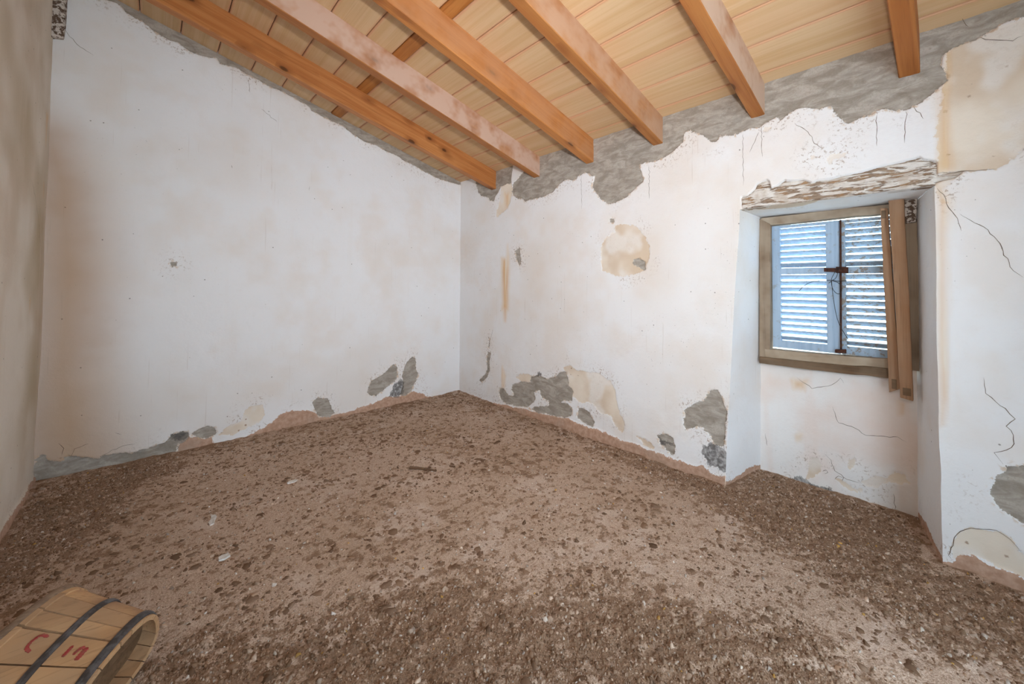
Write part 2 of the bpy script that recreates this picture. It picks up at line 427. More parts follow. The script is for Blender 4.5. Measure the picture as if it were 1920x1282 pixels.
class Mat:
    def __init__(s, name):
        s.m = bpy.data.materials.new(name)
        s.m.use_nodes = True
        s.t = s.m.node_tree
        s.b = s.t.nodes['Principled BSDF']
        s.tc = s.t.nodes.new('ShaderNodeTexCoord')

    def n(s, typ, ins=None, out=0, **props):
        nd = s.t.nodes.new('ShaderNode' + typ)
        for k, v in props.items():
            setattr(nd, k, v)
        for k, v in (ins or {}).items():
            if isinstance(v, bpy.types.NodeSocket):
                s.t.links.new(v, nd.inputs[k])
            else:
                nd.inputs[k].default_value = v
        return nd.outputs[out]

    def co(s, scale=(1, 1, 1), rand=False):
        v = s.tc.outputs['Object']
        if rand:
            rnd = s.n('ObjectInfo', out='Random')
            off = s.n('VectorMath', {0: (37.0, 19.0, 53.0), 'Scale': rnd}, operation='SCALE')
            v = s.n('VectorMath', {0: v, 1: off}, operation='ADD')
        if scale != (1, 1, 1):
            v = s.n('VectorMath', {0: v, 1: scale}, operation='MULTIPLY')
        return v

    def noise(s, vec, scale, detail=3, rough=0.55, dist=0.0, out=0):
        return s.n('TexNoise', {'Vector': vec, 'Scale': scale, 'Detail': detail, 'Roughness': rough, 'Distortion': dist}, out)

    def voro(s, vec, scale, out=0, feature='F1', rnd=1.0):
        return s.n('TexVoronoi', {'Vector': vec, 'Scale': scale, 'Randomness': rnd}, out, feature=feature)

    def voro2(s, vec, scale):
        o = s.voro(vec, scale)
        return o, o.node.outputs[1]

    def mr(s, v, a, b, c=0.0, d_=1.0, smooth=True):
        return s.n('MapRange', {0: v, 1: a, 2: b, 3: c, 4: d_}, interpolation_type='SMOOTHSTEP' if smooth else 'LINEAR')

    def mt(s, op, a, b=0.0):
        return s.n('Math', {0: a, 1: b}, operation=op)

    def mix(s, f, a, b, mode='MIX'):
        return s.n('Mix', {0: f, 6: a, 7: b}, 2, data_type='RGBA', blend_type=mode)

    def attr(s, name, out='Fac'):
        return s.n('Attribute', out=out, attribute_name=name)

    def fin(s, col, rough=0.85, bump=None, strength=0.4, dist=0.004, spec=0.25, metal=0.0):
        put = lambda k, v: s.t.links.new(v, s.b.inputs[k]) if isinstance(v, bpy.types.NodeSocket) else setattr(s.b.inputs[k], 'default_value', v)
        put('Base Color', col); put('Roughness', rough); put('Metallic', metal)
        s.b.inputs['Specular IOR Level'].default_value = spec
        if bump is not None:
            nb = s.n('Bump', {'Height': bump, 'Strength': strength, 'Distance': dist})
            s.t.links.new(nb, s.b.inputs['Normal'])
        return s.m


def plaster_mat(name, white, pink, grime, grime_amt, streak=0.5):
    M = Mat(name)
    P = M.co()
    fine = M.noise(P, 130, 2, 0.6)
    mid = M.noise(P, 34, 3, 0.6)
    low, low2, vert = M.attr('n_low'), M.attr('n_mid'), M.attr('n_vert')   # broad cloudiness, stored on the mesh
    jit = M.mt('ADD', M.mt('MULTIPLY', M.mt('SUBTRACT', fine, 0.5), 0.014), M.mt('MULTIPLY', M.mt('SUBTRACT', mid, 0.5), 0.040))

    def mask(a, w=0.0012, k=1.0):
        v = M.mt('ADD', M.attr(a), M.mt('MULTIPLY', jit, k))
        return M.mr(v, w, -w)
    # limewash: white over faint pink and ochre
    col = M.mix(M.mr(low2, 0.42, 0.72), white, pink)
    col = M.mix(M.mt('MULTIPLY', M.mr(low, 0.45, 0.75), grime_amt), col, grime)
    col = M.mix(M.mt('MULTIPLY', M.mr(vert, 0.56, 0.78), streak), col, pink)
    col = M.mix(M.mt('MULTIPLY', M.mr(mid, 0.55, 0.8), 0.12), col, grime)
    # soft brown stain, with the left corner's shade painted into its colour
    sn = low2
    so = M.mr(M.mt('ADD', M.attr('stain_dim'), M.mt('MULTIPLY', M.mt('SUBTRACT', sn, 0.5), 0.25)), 0.22, -0.26)
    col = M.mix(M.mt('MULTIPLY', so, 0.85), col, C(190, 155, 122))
    # fly specks and pits
    v1, c1_ = M.voro2(P, 13)
    r1 = M.n('SeparateColor', {0: c1_})
    sp = M.mt('MULTIPLY', M.mr(M.mt('ADD', v1, M.mt('MULTIPLY', M.mt('SUBTRACT', fine, 0.5), 0.06)), 0.07, 0.03), M.mr(r1, 0.50, 0.52))
    v2, c2_ = M.voro2(P, 42)
    r2 = M.n('SeparateColor', {0: c2_})
    sp2 = M.mt('MULTIPLY', M.mr(v2, 0.10, 0.05), M.mr(r2, 0.80, 0.82))
    clus = M.mr(M.attr('n_clus'), 0.48, 0.62)
    sp = M.mt('MAXIMUM', sp, M.mt('MULTIPLY', sp2, clus))
    col = M.mix(M.mt('MULTIPLY', sp, 0.7), col, C(84, 70, 58))
    # fine brown flecking where the wash lets go, close to the bare patches
    near = M.mt('MINIMUM', M.mt('MINIMUM', M.attr('salm'), M.attr('grey')), M.attr('tan'))
    fz = M.mt('MULTIPLY', M.mr(near, 0.13, 0.0), M.mr(M.noise(P, 60, 3, 0.7, 0.5), 0.56, 0.62))
    fz = M.mt('MULTIPLY', fz, M.mr(M.attr('n_seven'), 0.44, 0.60))
    col = M.mix(M.mt('MULTIPLY', fz, 0.65), col, C(150, 120, 94))
    # long fine scratches and drips down the wall
    dr = M.noise(M.co((70, 70, 1.6)), 1.0, 2, 0.6)
    dz = M.mt('MULTIPLY', M.mr(dr, 0.66, 0.74), M.mr(low, 0.45, 0.60))
    col = M.mix(M.mt('MULTIPLY', dz, 0.28), col, C(176, 156, 136))
    # flaked places: tan scratch coat
    tcol = M.mix(M.mr(low2, 0.35, 0.65), C(234, 220, 202), C(213, 190, 164))
    tcol = M.mix(M.mt('MULTIPLY', M.mr(M.attr('n_seven'), 0.44, 0.58), 0.7), tcol, C(236, 230, 224))
    sv, sc_ = M.voro2(P, 26)
    spots = M.mt('MULTIPLY', M.mr(M.mt('ADD', sv, M.mt('MULTIPLY', M.mt('SUBTRACT', fine, 0.5), 0.25)), 0.26, 0.14), M.mr(M.n('SeparateColor', {0: sc_}), 0.72, 0.76))
    tcol = M.mix(M.mt('MULTIPLY', spots, M.mr(M.attr('n_clus'), 0.47, 0.55)), tcol, C(168, 136, 108))
    mt_ = mask('tan')
    col = M.mix(M.mt('MULTIPLY', mt_, 0.88), col, tcol)
    # salmon coloured mud render at the foot
    scol = M.mix(M.mr(mid, 0.3, 0.7), C(198, 164, 143), C(176, 140, 118))
    scol = M.mix(M.mr(low2, 0.5, 0.7), scol, C(182, 158, 141))
    ms = mask('salm')
    col = M.mix(ms, col, scol)
    # yellow run-off stains, soft edged
    ny = M.attr('n_run')
    my = M.mr(M.mt('ADD', M.attr('yel'), M.mt('MULTIPLY', M.mt('SUBTRACT', ny, 0.5), 0.08)), 0.030, -0.045)
    ycol = M.mix(M.mr(ny, 0.35, 0.65), C(228, 192, 136), C(216, 160, 84))
    col = M.mix(M.mt('MULTIPLY', M.mt('MULTIPLY', my, M.mr(ny, 0.25, 0.6, 0.4, 1.0)), 0.78), col, ycol)
    # bare cement, trowelled
    sw = M.noise(M.n('Mapping', {0: M.co(), 'Rotation': (0.55, 0.0, 0.0), 'Scale': (1, 1.0, 2.8)}), 8, 4, 0.68, 0.7)
    gcol = M.mix(M.mr(sw, 0.36, 0.66), C(150, 140, 129), C(184, 175, 165))
    gcol = M.mix(M.mr(fine, 0.45, 0.8), gcol, C(162, 153, 143))
    # a smear of lime along the broken edge
    mg = mask('grey')
    edge = M.mt('MULTIPLY', M.mr(M.attr('grey'), 0.022, 0.002), M.mr(mid, 0.52, 0.62))
    col = M.mix(M.mt('MULTIPLY', edge, 0.7), col, C(205, 178, 148))
    col = M.mix(mg, col, gcol)
    md = mask('dark', 0.004, 1.6)
    col = M.mix(M.mt('MULTIPLY', md, M.mr(mid, 0.3, 0.62, 0.45, 0.9)), col, C(92, 88, 86))
    # relief: only cheap terms, the larger forms are in the mesh
    h = M.mt('MULTIPLY', M.noise(P, 55, 2, 0.6), 0.42)
    h = M.mt('SUBTRACT', h, M.mt('MULTIPLY', M.mr(M.attr('grey'), 0.002, -0.002), 0.4))
    return M.fin(col, 1.0, h, 0.45, 0.006, 0.0)


M_PLASTER = plaster_mat('limewash', C(236, 234, 234), C(233, 226, 221), C(220, 205, 190), 0.4, 0.25)
M_NICHE = plaster_mat('limewash_niche', C(238, 234, 231), C(235, 219, 210), C(218, 196, 172), 0.55, 0.7)
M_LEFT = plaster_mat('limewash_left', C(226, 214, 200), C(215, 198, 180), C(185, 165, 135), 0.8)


def wood_mat(name, c1, c2, c3, axis=0, rand=True, knots=0.0, rough=0.6, spec=0.3, dust=None, dustc=None, grain=1.0, bump=0.25):
    M = Mat(name)
    st = [22.0, 22.0, 22.0]; st[axis] = 0.9
    P = M.co(tuple(st), rand)
    g1 = M.noise(P, 1.0 * grain, 4, 0.6, 0.7)
    st2 = [110.0, 110.0, 110.0]; st2[axis] = 3.0
    g2 = M.noise(M.co(tuple(st2), rand), 1.0, 3, 0.6)
    L_ = M.noise(M.co((1, 1, 1), rand), 1.6, 3, 0.5)
    col = M.mix(M.mr(g1, 0.36, 0.66), c1, c2)
    col = M.mix(M.mt('MULTIPLY', M.mr(g2, 0.52, 0.72), 0.6), col, c3)
    col = M.mix(M.mt('MULTIPLY', M.mr(L_, 0.4, 0.7), 0.4), col, c2)
    h = g1
    if knots:
        sk = [10.0, 10.0, 10.0]; sk[axis] = 5.0
        PK = M.co(tuple(sk), rand)
        kd, kc = M.voro2(PK, 1.0)
        kr = M.n('SeparateColor', {0: kc})
        on = M.mr(kr, 1 - knots, 1 - knots + 0.02)
        kd = M.mt('ADD', kd, M.mt('MULTIPLY', M.mt('SUBTRACT', g2, 0.5), 0.10))
        core = M.mt('MULTIPLY', M.mr(kd, 0.20, 0.12), on)
        halo = M.mt('MULTIPLY', M.mr(kd, 0.50, 0.12), on)
        col = M.mix(M.mt('MULTIPLY', halo, 0.7), col, c3)
        col = M.mix(M.mt('MULTIPLY', core, 0.85), col, C(78, 44, 18))
    if dust:
        dn = M.noise(M.co((1, 1, 1), rand), 5, 3, 0.6)
        col = M.mix(M.mt('MULTIPLY', M.mr(dn, 0.22, 0.66), dust), col, dustc)
    return M.fin(col, rough, h, bump, 0.003, spec)

# ------------------------------------------------------------------ the shell
KEYS = ('grey', 'tan', 'salm', 'dark', 'yel', 'stain_dim')


def wobble(P):
    """uneven hand-laid plaster: the same vector field everywhere, so that edges stay closed"""
    o = np.zeros_like(P)
    for k in range(3):
        o[:, k] = 0.0065 * fbm(P, 1.1, 2, 3 + k) + 0.0022 * fbm(P, 6.5, 2, 13 + k) + 0.0007 * vnoise(P, 30, 23 + k)
    return o


M = Mat('crack_line')
M_CRACK = M.fin(C(118, 102, 88), 0.95, spec=0.05)


def crack(ln, uv, axis, sign, level, parent):
    """one open hairline crack: a narrow zigzag strip following the uneven plaster"""
    pts = [np.array(ln[0], float)]
    for a, b_ in zip(ln[:-1], ln[1:]):
        a, b_ = np.array(a, float), np.array(b_, float)
        n = max(2, int(np.hypot(*(b_ - a)) / 0.016))
        nr = np.array([-(b_ - a)[1], (b_ - a)[0]]) / max(np.hypot(*(b_ - a)), 1e-6)
        for k in range(1, n + 1):
            pts.append(a + (b_ - a) * k / n + nr * random.gauss(0, 0.0022) * (k < n))
    pts = np.array(pts)
    tg = np.gradient(pts, axis=0)
    tg /= np.maximum(np.hypot(tg[:, 0], tg[:, 1]), 1e-9)[:, None]
    nr = np.stack([-tg[:, 1], tg[:, 0]], -1)
    t = np.linspace(0, 1, len(pts))
    wd = 0.0011 * np.minimum(1, 6 * np.minimum(t, 1 - t) + 0.15) * (0.7 + 0.6 * rng.random(len(pts)))
    V = np.zeros((2 * len(pts), 3))
    V[:, axis] = level
    V[::2, uv[0]], V[::2, uv[1]] = (pts + nr * wd[:, None]).T
    V[1::2, uv[0]], V[1::2, uv[1]] = (pts - nr * wd[:, None]).T
    V = V + wobble(V)
    V[:, axis] -= sign * 0.0009
    i = np.arange(len(pts) - 1) * 2
    mesh_obj('crack', V, np.stack([i, i + 1, i + 3, i + 2], -1), M_CRACK, parent)


def plaster_sheet(name, G, uv, marks, mat, axis, sign, parent=None, keep=None, lint=None):
    """G (nv,nu,3) grid, uv the two axes of the marks; recesses go along axis*sign (into the wall)"""
    nv, nu = G.shape[:2]
    P = G.reshape(-1, 3).copy()
    P2 = P[:, uv]
    jig = 0.008 * fbm(P, 16, 3, 40)
    at = {}
    for k in KEYS:
        pl = (marks or {}).get(k) or []
        far = 0.5 if k == 'stain_dim' else 0.15
        if pl:
            f_ = field(P2, pl, far)
            if k not in ('yel', 'stain_dim'):
                f_ = f_ + np.where(f_ < far, jig, 0)
        else:
            f_ = np.full(len(P), far)
        at[k] = f_
    for k, (f_, oc, sd_) in dict(n_low=(1.7, 3, 101), n_mid=(4.3, 4, 111), n_vert=((19.8, 19.8, 1.54), 3, 121), n_clus=(2.6, 1, 131), n_seven=(6.5, 3, 141), n_run=((42, 42, 3.3), 3, 151)).items():
        at[k] = 0.5 + 0.2 * fbm(P, f_, oc, sd_)
    Wb = wobble(P)
    dep = 0.006 * sstep(0.5 - at['grey'] / 0.008) * (1 + 0.5 * fbm(P, 22, 3, 50)) + 0.003 * sstep(0.5 - at['tan'] / 0.008)
    dep -= 0.012 * sstep(0.5 - at['salm'] / 0.03) * (0.6 + 0.4 * vnoise(P, 9, 51))
    if lint is not None:
        dep += 0.03 * sstep(0.5 - field(P2, lint) / 0.006)
    Wb[:, axis] += sign * dep
    o = mesh_obj(name, P + Wb, grid_faces(nu, nv, keep), mat, parent, smooth=True, attrs=at)
    for ln in (marks or {}).get('crk') or []:
        crack(ln, uv, axis, sign, float(G[0, 0, axis]), o if parent is None else parent)
    return o


def lin(a, b, step):
    n = max(2, int(round(abs(b - a) / step)) + 1)
    return np.linspace(a, b, n)


def ceil_z(x):
    return H0 - SLOPE * x


# window wall (x = 0) round the niche
NT = 1.722
NIX = 0.42
YR_F, YR_B = -3.902, -3.808


def yl_front(z):
    return -2.962 - 0.054 * z


def yl_back(z):
    return -3.034 - 0.016 * z


LINT = [[(a, max(b, NT)) for a, b in RIGHT['lint'][0]]]
zz = np.concatenate([lin(-0.02, NT, 0.006), lin(NT, 2.50, 0.006)[1:]])
n1, n2, n3, n4 = 500, 150, 76, 14
rows = []
for z in zz:
    yl = yl_front(min(z, NT))
    rows.append(np.concatenate([np.linspace(0.02, yl, n1), np.linspace(yl, YR_F, n2)[1:], np.linspace(YR_F, -4.35, n3)[1:], np.linspace(-4.35, REAR, n4)[1:]]))
YY = np.array(rows)
G = np.stack([np.zeros_like(YY), YY, np.repeat(zz[:, None], YY.shape[1], 1)], -1)
nz_lo = len(lin(-0.02, NT, 0.006)) - 1
keep = np.ones((len(zz) - 1, YY.shape[1] - 1), bool)
keep[:nz_lo, n1 - 1:n1 + n2 - 2] = False
wall_right = plaster_sheet('wall_right', G, [1, 2], RIGHT, M_PLASTER, 0, 1, keep=keep, lint=LINT)
tag(wall_right, 'flaking white limewashed wall with the window niche and grey cement band under the rafters', kind='structure')

zj = lin(-0.02, NT, 0.012)
tt = np.linspace(0, 1, 36)


def jamb(front, back, name):
    A = np.array([[(NIX * t, front(z) * (1 - t) + back(z) * t, z) for t in tt] for z in zj])
    return plaster_sheet(name, A, [0, 2], dict(salm=[[(-0.1, -0.1), (0.6, -0.1), (0.6, 0.035), (0.25, 0.05), (0.1, 0.03), (-0.1, 0.03)]]), M_PLASTER, 1, 0, wall_right)


jamb(yl_front, yl_back, 'niche_jamb')
jamb(lambda z: YR_F, lambda z: YR_B - 0.006 * z, 'niche_jamb')
yt = np.linspace(0, 1, 80)
A = np.array([[(NIX * t, (yl_front(NT) * (1 - t) + yl_back(NT) * t) * (1 - s_) + (YR_F * (1 - t) + (YR_B - 0.01) * t) * s_, NT) for s_ in yt] for t in tt])
plaster_sheet('niche_soffit', A, [1, 0], dict(tan=[[(-3.0, -0.05), (-3.0, 0.07), (-3.12, 0.075), (-3.2, 0.10), (-3.27, 0.13), (-3.36, 0.12), (-3.42, 0.07), (-3.46, 0.02), (-3.7, 0.012), (-3.9, -0.05)]]), M_PLASTER, 2, 0, wall_right)
# niche back, with the opening behind the window frame left out
WY0, WY1, WZ0, WZ1 = -3.085, -3.795, 0.76, 1.69
yb = np.concatenate([lin(-3.02, WY0, 0.008), lin(WY0, WY1, 0.008)[1:], lin(WY1, -3.83, 0.008)[1:]])
zb = np.concatenate([lin(-0.02, WZ0, 0.008), lin(WZ0, WZ1, 0.008)[1:], lin(WZ1, NT + 0.01, 0.008)[1:]])
G = np.stack(np.broadcast_arrays(NIX, yb[None, :], zb[:, None]), -1).astype(float)
cy_, cz_ = (yb[1:] + yb[:-1]) / 2, (zb[1:] + zb[:-1]) / 2
keep = ~((cz_[:, None] > WZ0) & (cz_[:, None] < WZ1) & (cy_[None, :] < WY0) & (cy_[None, :] > WY1))
plaster_sheet('niche_back', G, [1, 2], NICHE, M_NICHE, 0, 1, wall_right, keep=keep)

# back wall (y = 0)
xb = lin(LEFT - 0.02, 0.02, 0.0075)
tz = np.linspace(0, 1, 430)
G = np.array([[(x, 0.0, -0.02 + (ceil_z(x) + 0.04) * t) for x in xb] for t in tz])
BACK['stain_dim'] = [[(-3.2, -0.1), (-3.2, 2.35), (-3.05, 2.25), (-2.9, 1.9), (-2.82, 1.3), (-2.86, 0.8), (-2.75, 0.3), (-2.7, -0.1)]]  # stained left end of the wall, its dimness painted in with the stain
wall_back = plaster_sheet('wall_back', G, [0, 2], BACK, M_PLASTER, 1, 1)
tag(wall_back, 'white limewashed back wall rising to the left with cement patches along its foot', kind='structure')

# left wall (x = LEFT)
yl_ = np.concatenate([lin(0.02, -1.5, 0.012), lin(-1.5, REAR, 0.1)[1:]])
zl_ = lin(-0.02, ceil_z(LEFT) + 0.03, 0.014)
G = np.stack(np.broadcast_arrays(LEFT, yl_[None, :], zl_[:, None]), -1).astype(float)
wall_left = plaster_sheet('wall_left', G, [1, 2], dict(salm=[[(0.1, -0.1), (0.1, 0.035), (-0.3, 0.03), (-0.7, 0.05), (-1.2, 0.03), (-2, 0.03), (-2, -0.1)]],
                          crk=[[(-0.42, 1.82), (-0.30, 1.70), (-0.20, 1.62)], [(-0.20, 1.62), (-0.12, 1.46)]],
                          yel=[[(-0.33, 1.16), (-0.36, 1.16), (-0.35, 1.08)], [(-0.08, 1.86), (-0.1, 1.86), (-0.09, 1.78)], [(-0.05, 2.3), (-0.12, 2.3), (-0.1, 2.1)]]), M_LEFT, 0, -1)
tag(wall_left, 'dim tan plastered wall at the left edge of the room', kind='structure')

# rear wall behind the viewpoint, with an assumed doorway around the added fill lamp
DX0, DX1, DZ = -2.4, -1.1, 2.1
bm = bmesh.new()


def bm_box(bm, a, b):
    V, F = hexa([(a[0], a[1], a[2]), (b[0], a[1], a[2]), (b[0], b[1], a[2]), (a[0], b[1], a[2])], [(a[0], a[1], b[2]), (b[0], a[1], b[2]), (b[0], b[1], b[2]), (a[0], b[1], b[2])])
    vs = [bm.verts.new(v) for v in V]
    for f in F:
        bm.faces.new([vs[k] for k in f])


bm_box(bm, (LEFT - 0.1, REAR - 0.12, -0.05), (DX0, REAR, 3.4))
bm_box(bm, (DX1, REAR - 0.12, -0.05), (0.1, REAR, 3.4))
bm_box(bm, (DX0, REAR - 0.12, DZ), (DX1, REAR, 3.4))
me = bpy.data.meshes.new('wall_rear'); bm.to_mesh(me); bm.free()
at_n = len(me.vertices)
for k in KEYS:
    me.attributes.new(k, 'FLOAT', 'POINT').data.foreach_set('value', np.full(at_n, 0.5, np.float32))
me.materials.append(M_PLASTER)
tag(link(bpy.data.objects.new('wall_rear', me)), 'plain limewashed rear wall with an open doorway', kind='structure')

# ------------------------------------------------------------------ floor
M = Mat('dirt_floor')
P = M.co()
dens = M.attr('dense')
n_a = M.noise(P, 17, 4, 0.62, 0.4)
n_b = M.noise(P, 46, 3, 0.6, 0.3)
n_c = M.noise(P, 190, 2, 0.65)
n_l = M.attr('n_low')
base = M.mix(M.mr(n_l, 0.35, 0.65), C(208, 182, 163), C(196, 169, 148))
base = M.mix(M.mr(n_c, 0.38, 0.66), base, C(167, 140, 119))
base = M.mix(M.mt('MULTIPLY', M.mr(n_b, 0.5, 0.68), 0.5), base, C(167, 141, 121))
base = M.mix(M.mt('MULTIPLY', M.mr(M.attr('n_mid'), 0.56, 0.68), 0.45), base, C(212, 190, 175))
v_ = M.mt('ADD', M.mt('ADD', n_a, M.mt('MULTIPLY', M.mt('SUBTRACT', n_b, 0.5), 0.35)), M.mt('MULTIPLY', dens, 0.17))
v_ = M.mt('ADD', v_, M.mt('MULTIPLY', M.mt('SUBTRACT', n_l, 0.5), 0.22))
blot = M.mr(v_, 0.515, 0.635)
dcol = M.mix(M.mr(n_b, 0.3, 0.7), C(134, 105, 83), C(156, 126, 103))
dcol = M.mix(M.mr(n_c, 0.4, 0.75), dcol, C(112, 86, 67))
col = M.mix(M.mt('MULTIPLY', blot, 0.85), base, dcol)
w1, wc_ = M.voro2(P, 48)
wr = M.n('SeparateColor', {0: wc_})
wsp = M.mt('MULTIPLY', M.mr(w1, 0.20, 0.10), M.mr(wr, 0.87, 0.89))
col = M.mix(M.mt('MULTIPLY', wsp, 0.6), col, C(206, 192, 180))
h = M.noise(P, 95, 2, 0.75)
M_FLOOR = M.fin(col, 1.0, h, 0.75, 0.007, 0.0)

xs = lin(LEFT - 0.02, 0.47, 0.009)
ys = np.concatenate([lin(0.02, -4.5, 0.009), lin(-4.5, REAR - 0.1, 0.05)[1:]])
G = np.stack(np.broadcast_arrays(xs[None, :], ys[:, None], 0.0), -1).astype(float)
P3 = G.reshape(-1, 3)
sdD = field(P3[:, :2], FLOOR['dense'], 0.5)
dense = sstep(0.5 - (sdD + 0.10 * fbm(P3, 3.0, 3, 70)) / 0.30)
dense = np.maximum(dense, 0.55 * sstep(1 - np.abs(P3[:, 0] + 0.12 * vnoise(P3, 4, 72)) / 0.25) * (P3[:, 0] < 0.1))
dense = np.maximum(dense, 0.45 * sstep(1 - np.abs(P3[:, 1]) / 0.25))


def floor_h(P3, dense):
    z = 0.008 * fbm(P3, 1.3, 2, 60)
    z += (0.0022 + 0.0048 * dense) * fbm(P3, 22, 3, 61, 0.6) + (0.0008 + 0.0022 * dense) * vnoise(P3, 75, 66)
    # loose dirt heaped against the walls
    wallx = np.where((P3[:, 1] < -2.98) & (P3[:, 1] > -3.9), P3[:, 0] - NIX, P3[:, 0])
    for dd in (np.abs(wallx), np.abs(P3[:, 1]), np.abs(P3[:, 0] - LEFT)):
        z += 0.010 * sstep(1 - dd / 0.09) * (0.7 + 0.5 * vnoise(P3, 7, 67))
    return z


P3 = P3.copy()
P3[:, 2] = floor_h(P3, dense)
floor = mesh_obj('floor', P3, grid_faces(len(xs), len(ys)), M_FLOOR, smooth=True, attrs=dict(dense=dense, n_low=0.5 + 0.2 * fbm(P3, 2.2, 3, 161), n_mid=0.5 + 0.2 * fbm(P3, 8, 3, 171)))
tag(floor, 'dusty brown earth floor blotched with dark dried dung', kind='structure')

# ------------------------------------------------------------------ ceiling of pale boards
M = Mat('pale_board')
P = M.co((1, 1, 1), True)
g1 = M.noise(M.co((26, 0.5, 26), True), 1.0, 4, 0.6, 0.5)
g2 = M.noise(M.co((140, 2.0, 140), True), 1.0, 2, 0.6)
lw = M.noise(M.co((3, 0.5, 3), True), 1.0, 3, 0.5)
col = M.mix(M.mr(g1, 0.35, 0.68), C(212, 178, 138), C(202, 164, 120))
col = M.mix(M.mt('MULTIPLY', M.mr(g2, 0.5, 0.8), 0.5), col, C(190, 150, 106))
col = M.mix(M.mt('MULTIPLY', M.mr(lw, 0.5, 0.75), 0.5), col, C(208, 160, 120))
ed = M.attr('edge')
en = M.noise(M.co((20, 1.2, 20), True), 1.0, 3, 0.6)
pk = M.mr(M.mt('ADD', ed, M.mt('MULTIPLY', M.mt('SUBTRACT', en, 0.5), 0.016)), 0.017, 0.005)
col = M.mix(M.mt('MULTIPLY', pk, 0.62), col, C(204, 148, 114))
M_BOARD = M.fin(col, 0.55, g1, 0.15, 0.002, 0.3)
M_DARK = Mat('dark_backing'); M_DARK = M_DARK.fin(C(70, 52, 38), 0.9)  # dark brown slab behind the board joints
M_BATTEN = wood_mat('batten_wood', C(186, 124, 66), C(166, 102, 48), C(136, 80, 36), axis=1, knots=0.12, rough=0.5)

yA, yB = 0.03, REAR - 0.05
x0, x1 = 0.12, LEFT - 0.12
bm = bmesh.new()
V, F = hexa([(x0, yA, ceil_z(x0) + 0.018), (x1, yA, ceil_z(x1) + 0.018), (x1, yB, ceil_z(x1) + 0.018), (x0, yB, ceil_z(x0) + 0.018)],
            [(x0, yA, ceil_z(x0) + 0.09), (x1, yA, ceil_z(x1) + 0.09), (x1, yB, ceil_z(x1) + 0.09), (x0, yB, ceil_z(x0) + 0.09)])
ceiling = mesh_obj('ceiling', V, F, M_DARK)
tag(ceiling, 'sloping ceiling of pale yellow pine boards above the rafters', kind='structure')


def board(name, xa, xb_, mat, drop=0.0, gap=0.0022):
    """xa > xb_: one board between two seams, rounded edges with a narrow tongue"""
    w = xa - xb_
    prof = [(gap, 0.014), (gap, 0.005), (gap + 0.0035, 0.0008), (0.016, 0.0), (w * 0.5, 0.0), (w - 0.016, 0.0), (w - gap - 0.0035, 0.0008), (w - gap, 0.005), (w - gap, 0.014)]
    V, F, E = [], [], []
    ny = 2
    for y in (yA, yB):
        for s_, hh in prof:
            x = xa - s_
            V.append((x, y, ceil_z(x) + hh - drop)); E.append(min(s_, w - s_))
    n = len(prof)
    for k in range(n - 1):
        F.append((k, k + 1, n + k + 1, n + k))
    F.append(tuple(range(n))[::-1]); F.append(tuple(range(n, 2 * n)))
    o = mesh_obj(name, V, F, mat, ceiling, attrs=dict(edge=np.array(E)))
    return o


sx = 0.135
while sx > LEFT - 0.05:
    nx = sx - 0.22
    a, b = sx, nx
    if abs(nx + 1.405) < 0.01:
        b = -1.362
    if abs(sx + 1.405) < 0.01:
        a = -1.448
    board('plank', a, max(b, LEFT - 0.08), M_BOARD)
    sx = nx
bt = board('batten', -1.362, -1.448, M_BATTEN, 0.002)
tag(bt, 'dark orange batten closing the joint between boards')

# ------------------------------------------------------------------ rafters
RY = [-0.645, -1.309, -1.936, -2.550, -3.203, -3.859]
RLAB = ['orange knotty pine rafter running closest to the back wall',
        'pinkish pine rafter second from the back wall',
        'orange pine rafter third from the back wall',
        'pine rafter fourth from the back wall, ending above the round tan patch',
        'fifth pine rafter from the back wall, just left of the window lintel',
        'sixth rafter, short orange stretch at the top right above the window']
RT = [(C(192, 128, 74), C(170, 104, 54), C(134, 78, 38), None, 0),
      (C(176, 116, 62), C(158, 96, 46), C(132, 76, 34), C(196, 162, 142), 1.15),
      (C(188, 122, 64), C(166, 100, 46), C(134, 76, 34), C(190, 140, 102), 0.55),
      (C(176, 118, 66), C(158, 98, 50), C(130, 76, 38), C(188, 150, 122), 0.9),
      (C(172, 112, 60), C(154, 92, 44), C(124, 72, 34), C(202, 172, 150), 1.1),
      (C(176, 112, 58), C(156, 92, 42), C(122, 68, 30), None, 0)]
ang = math.atan(SLOPE)
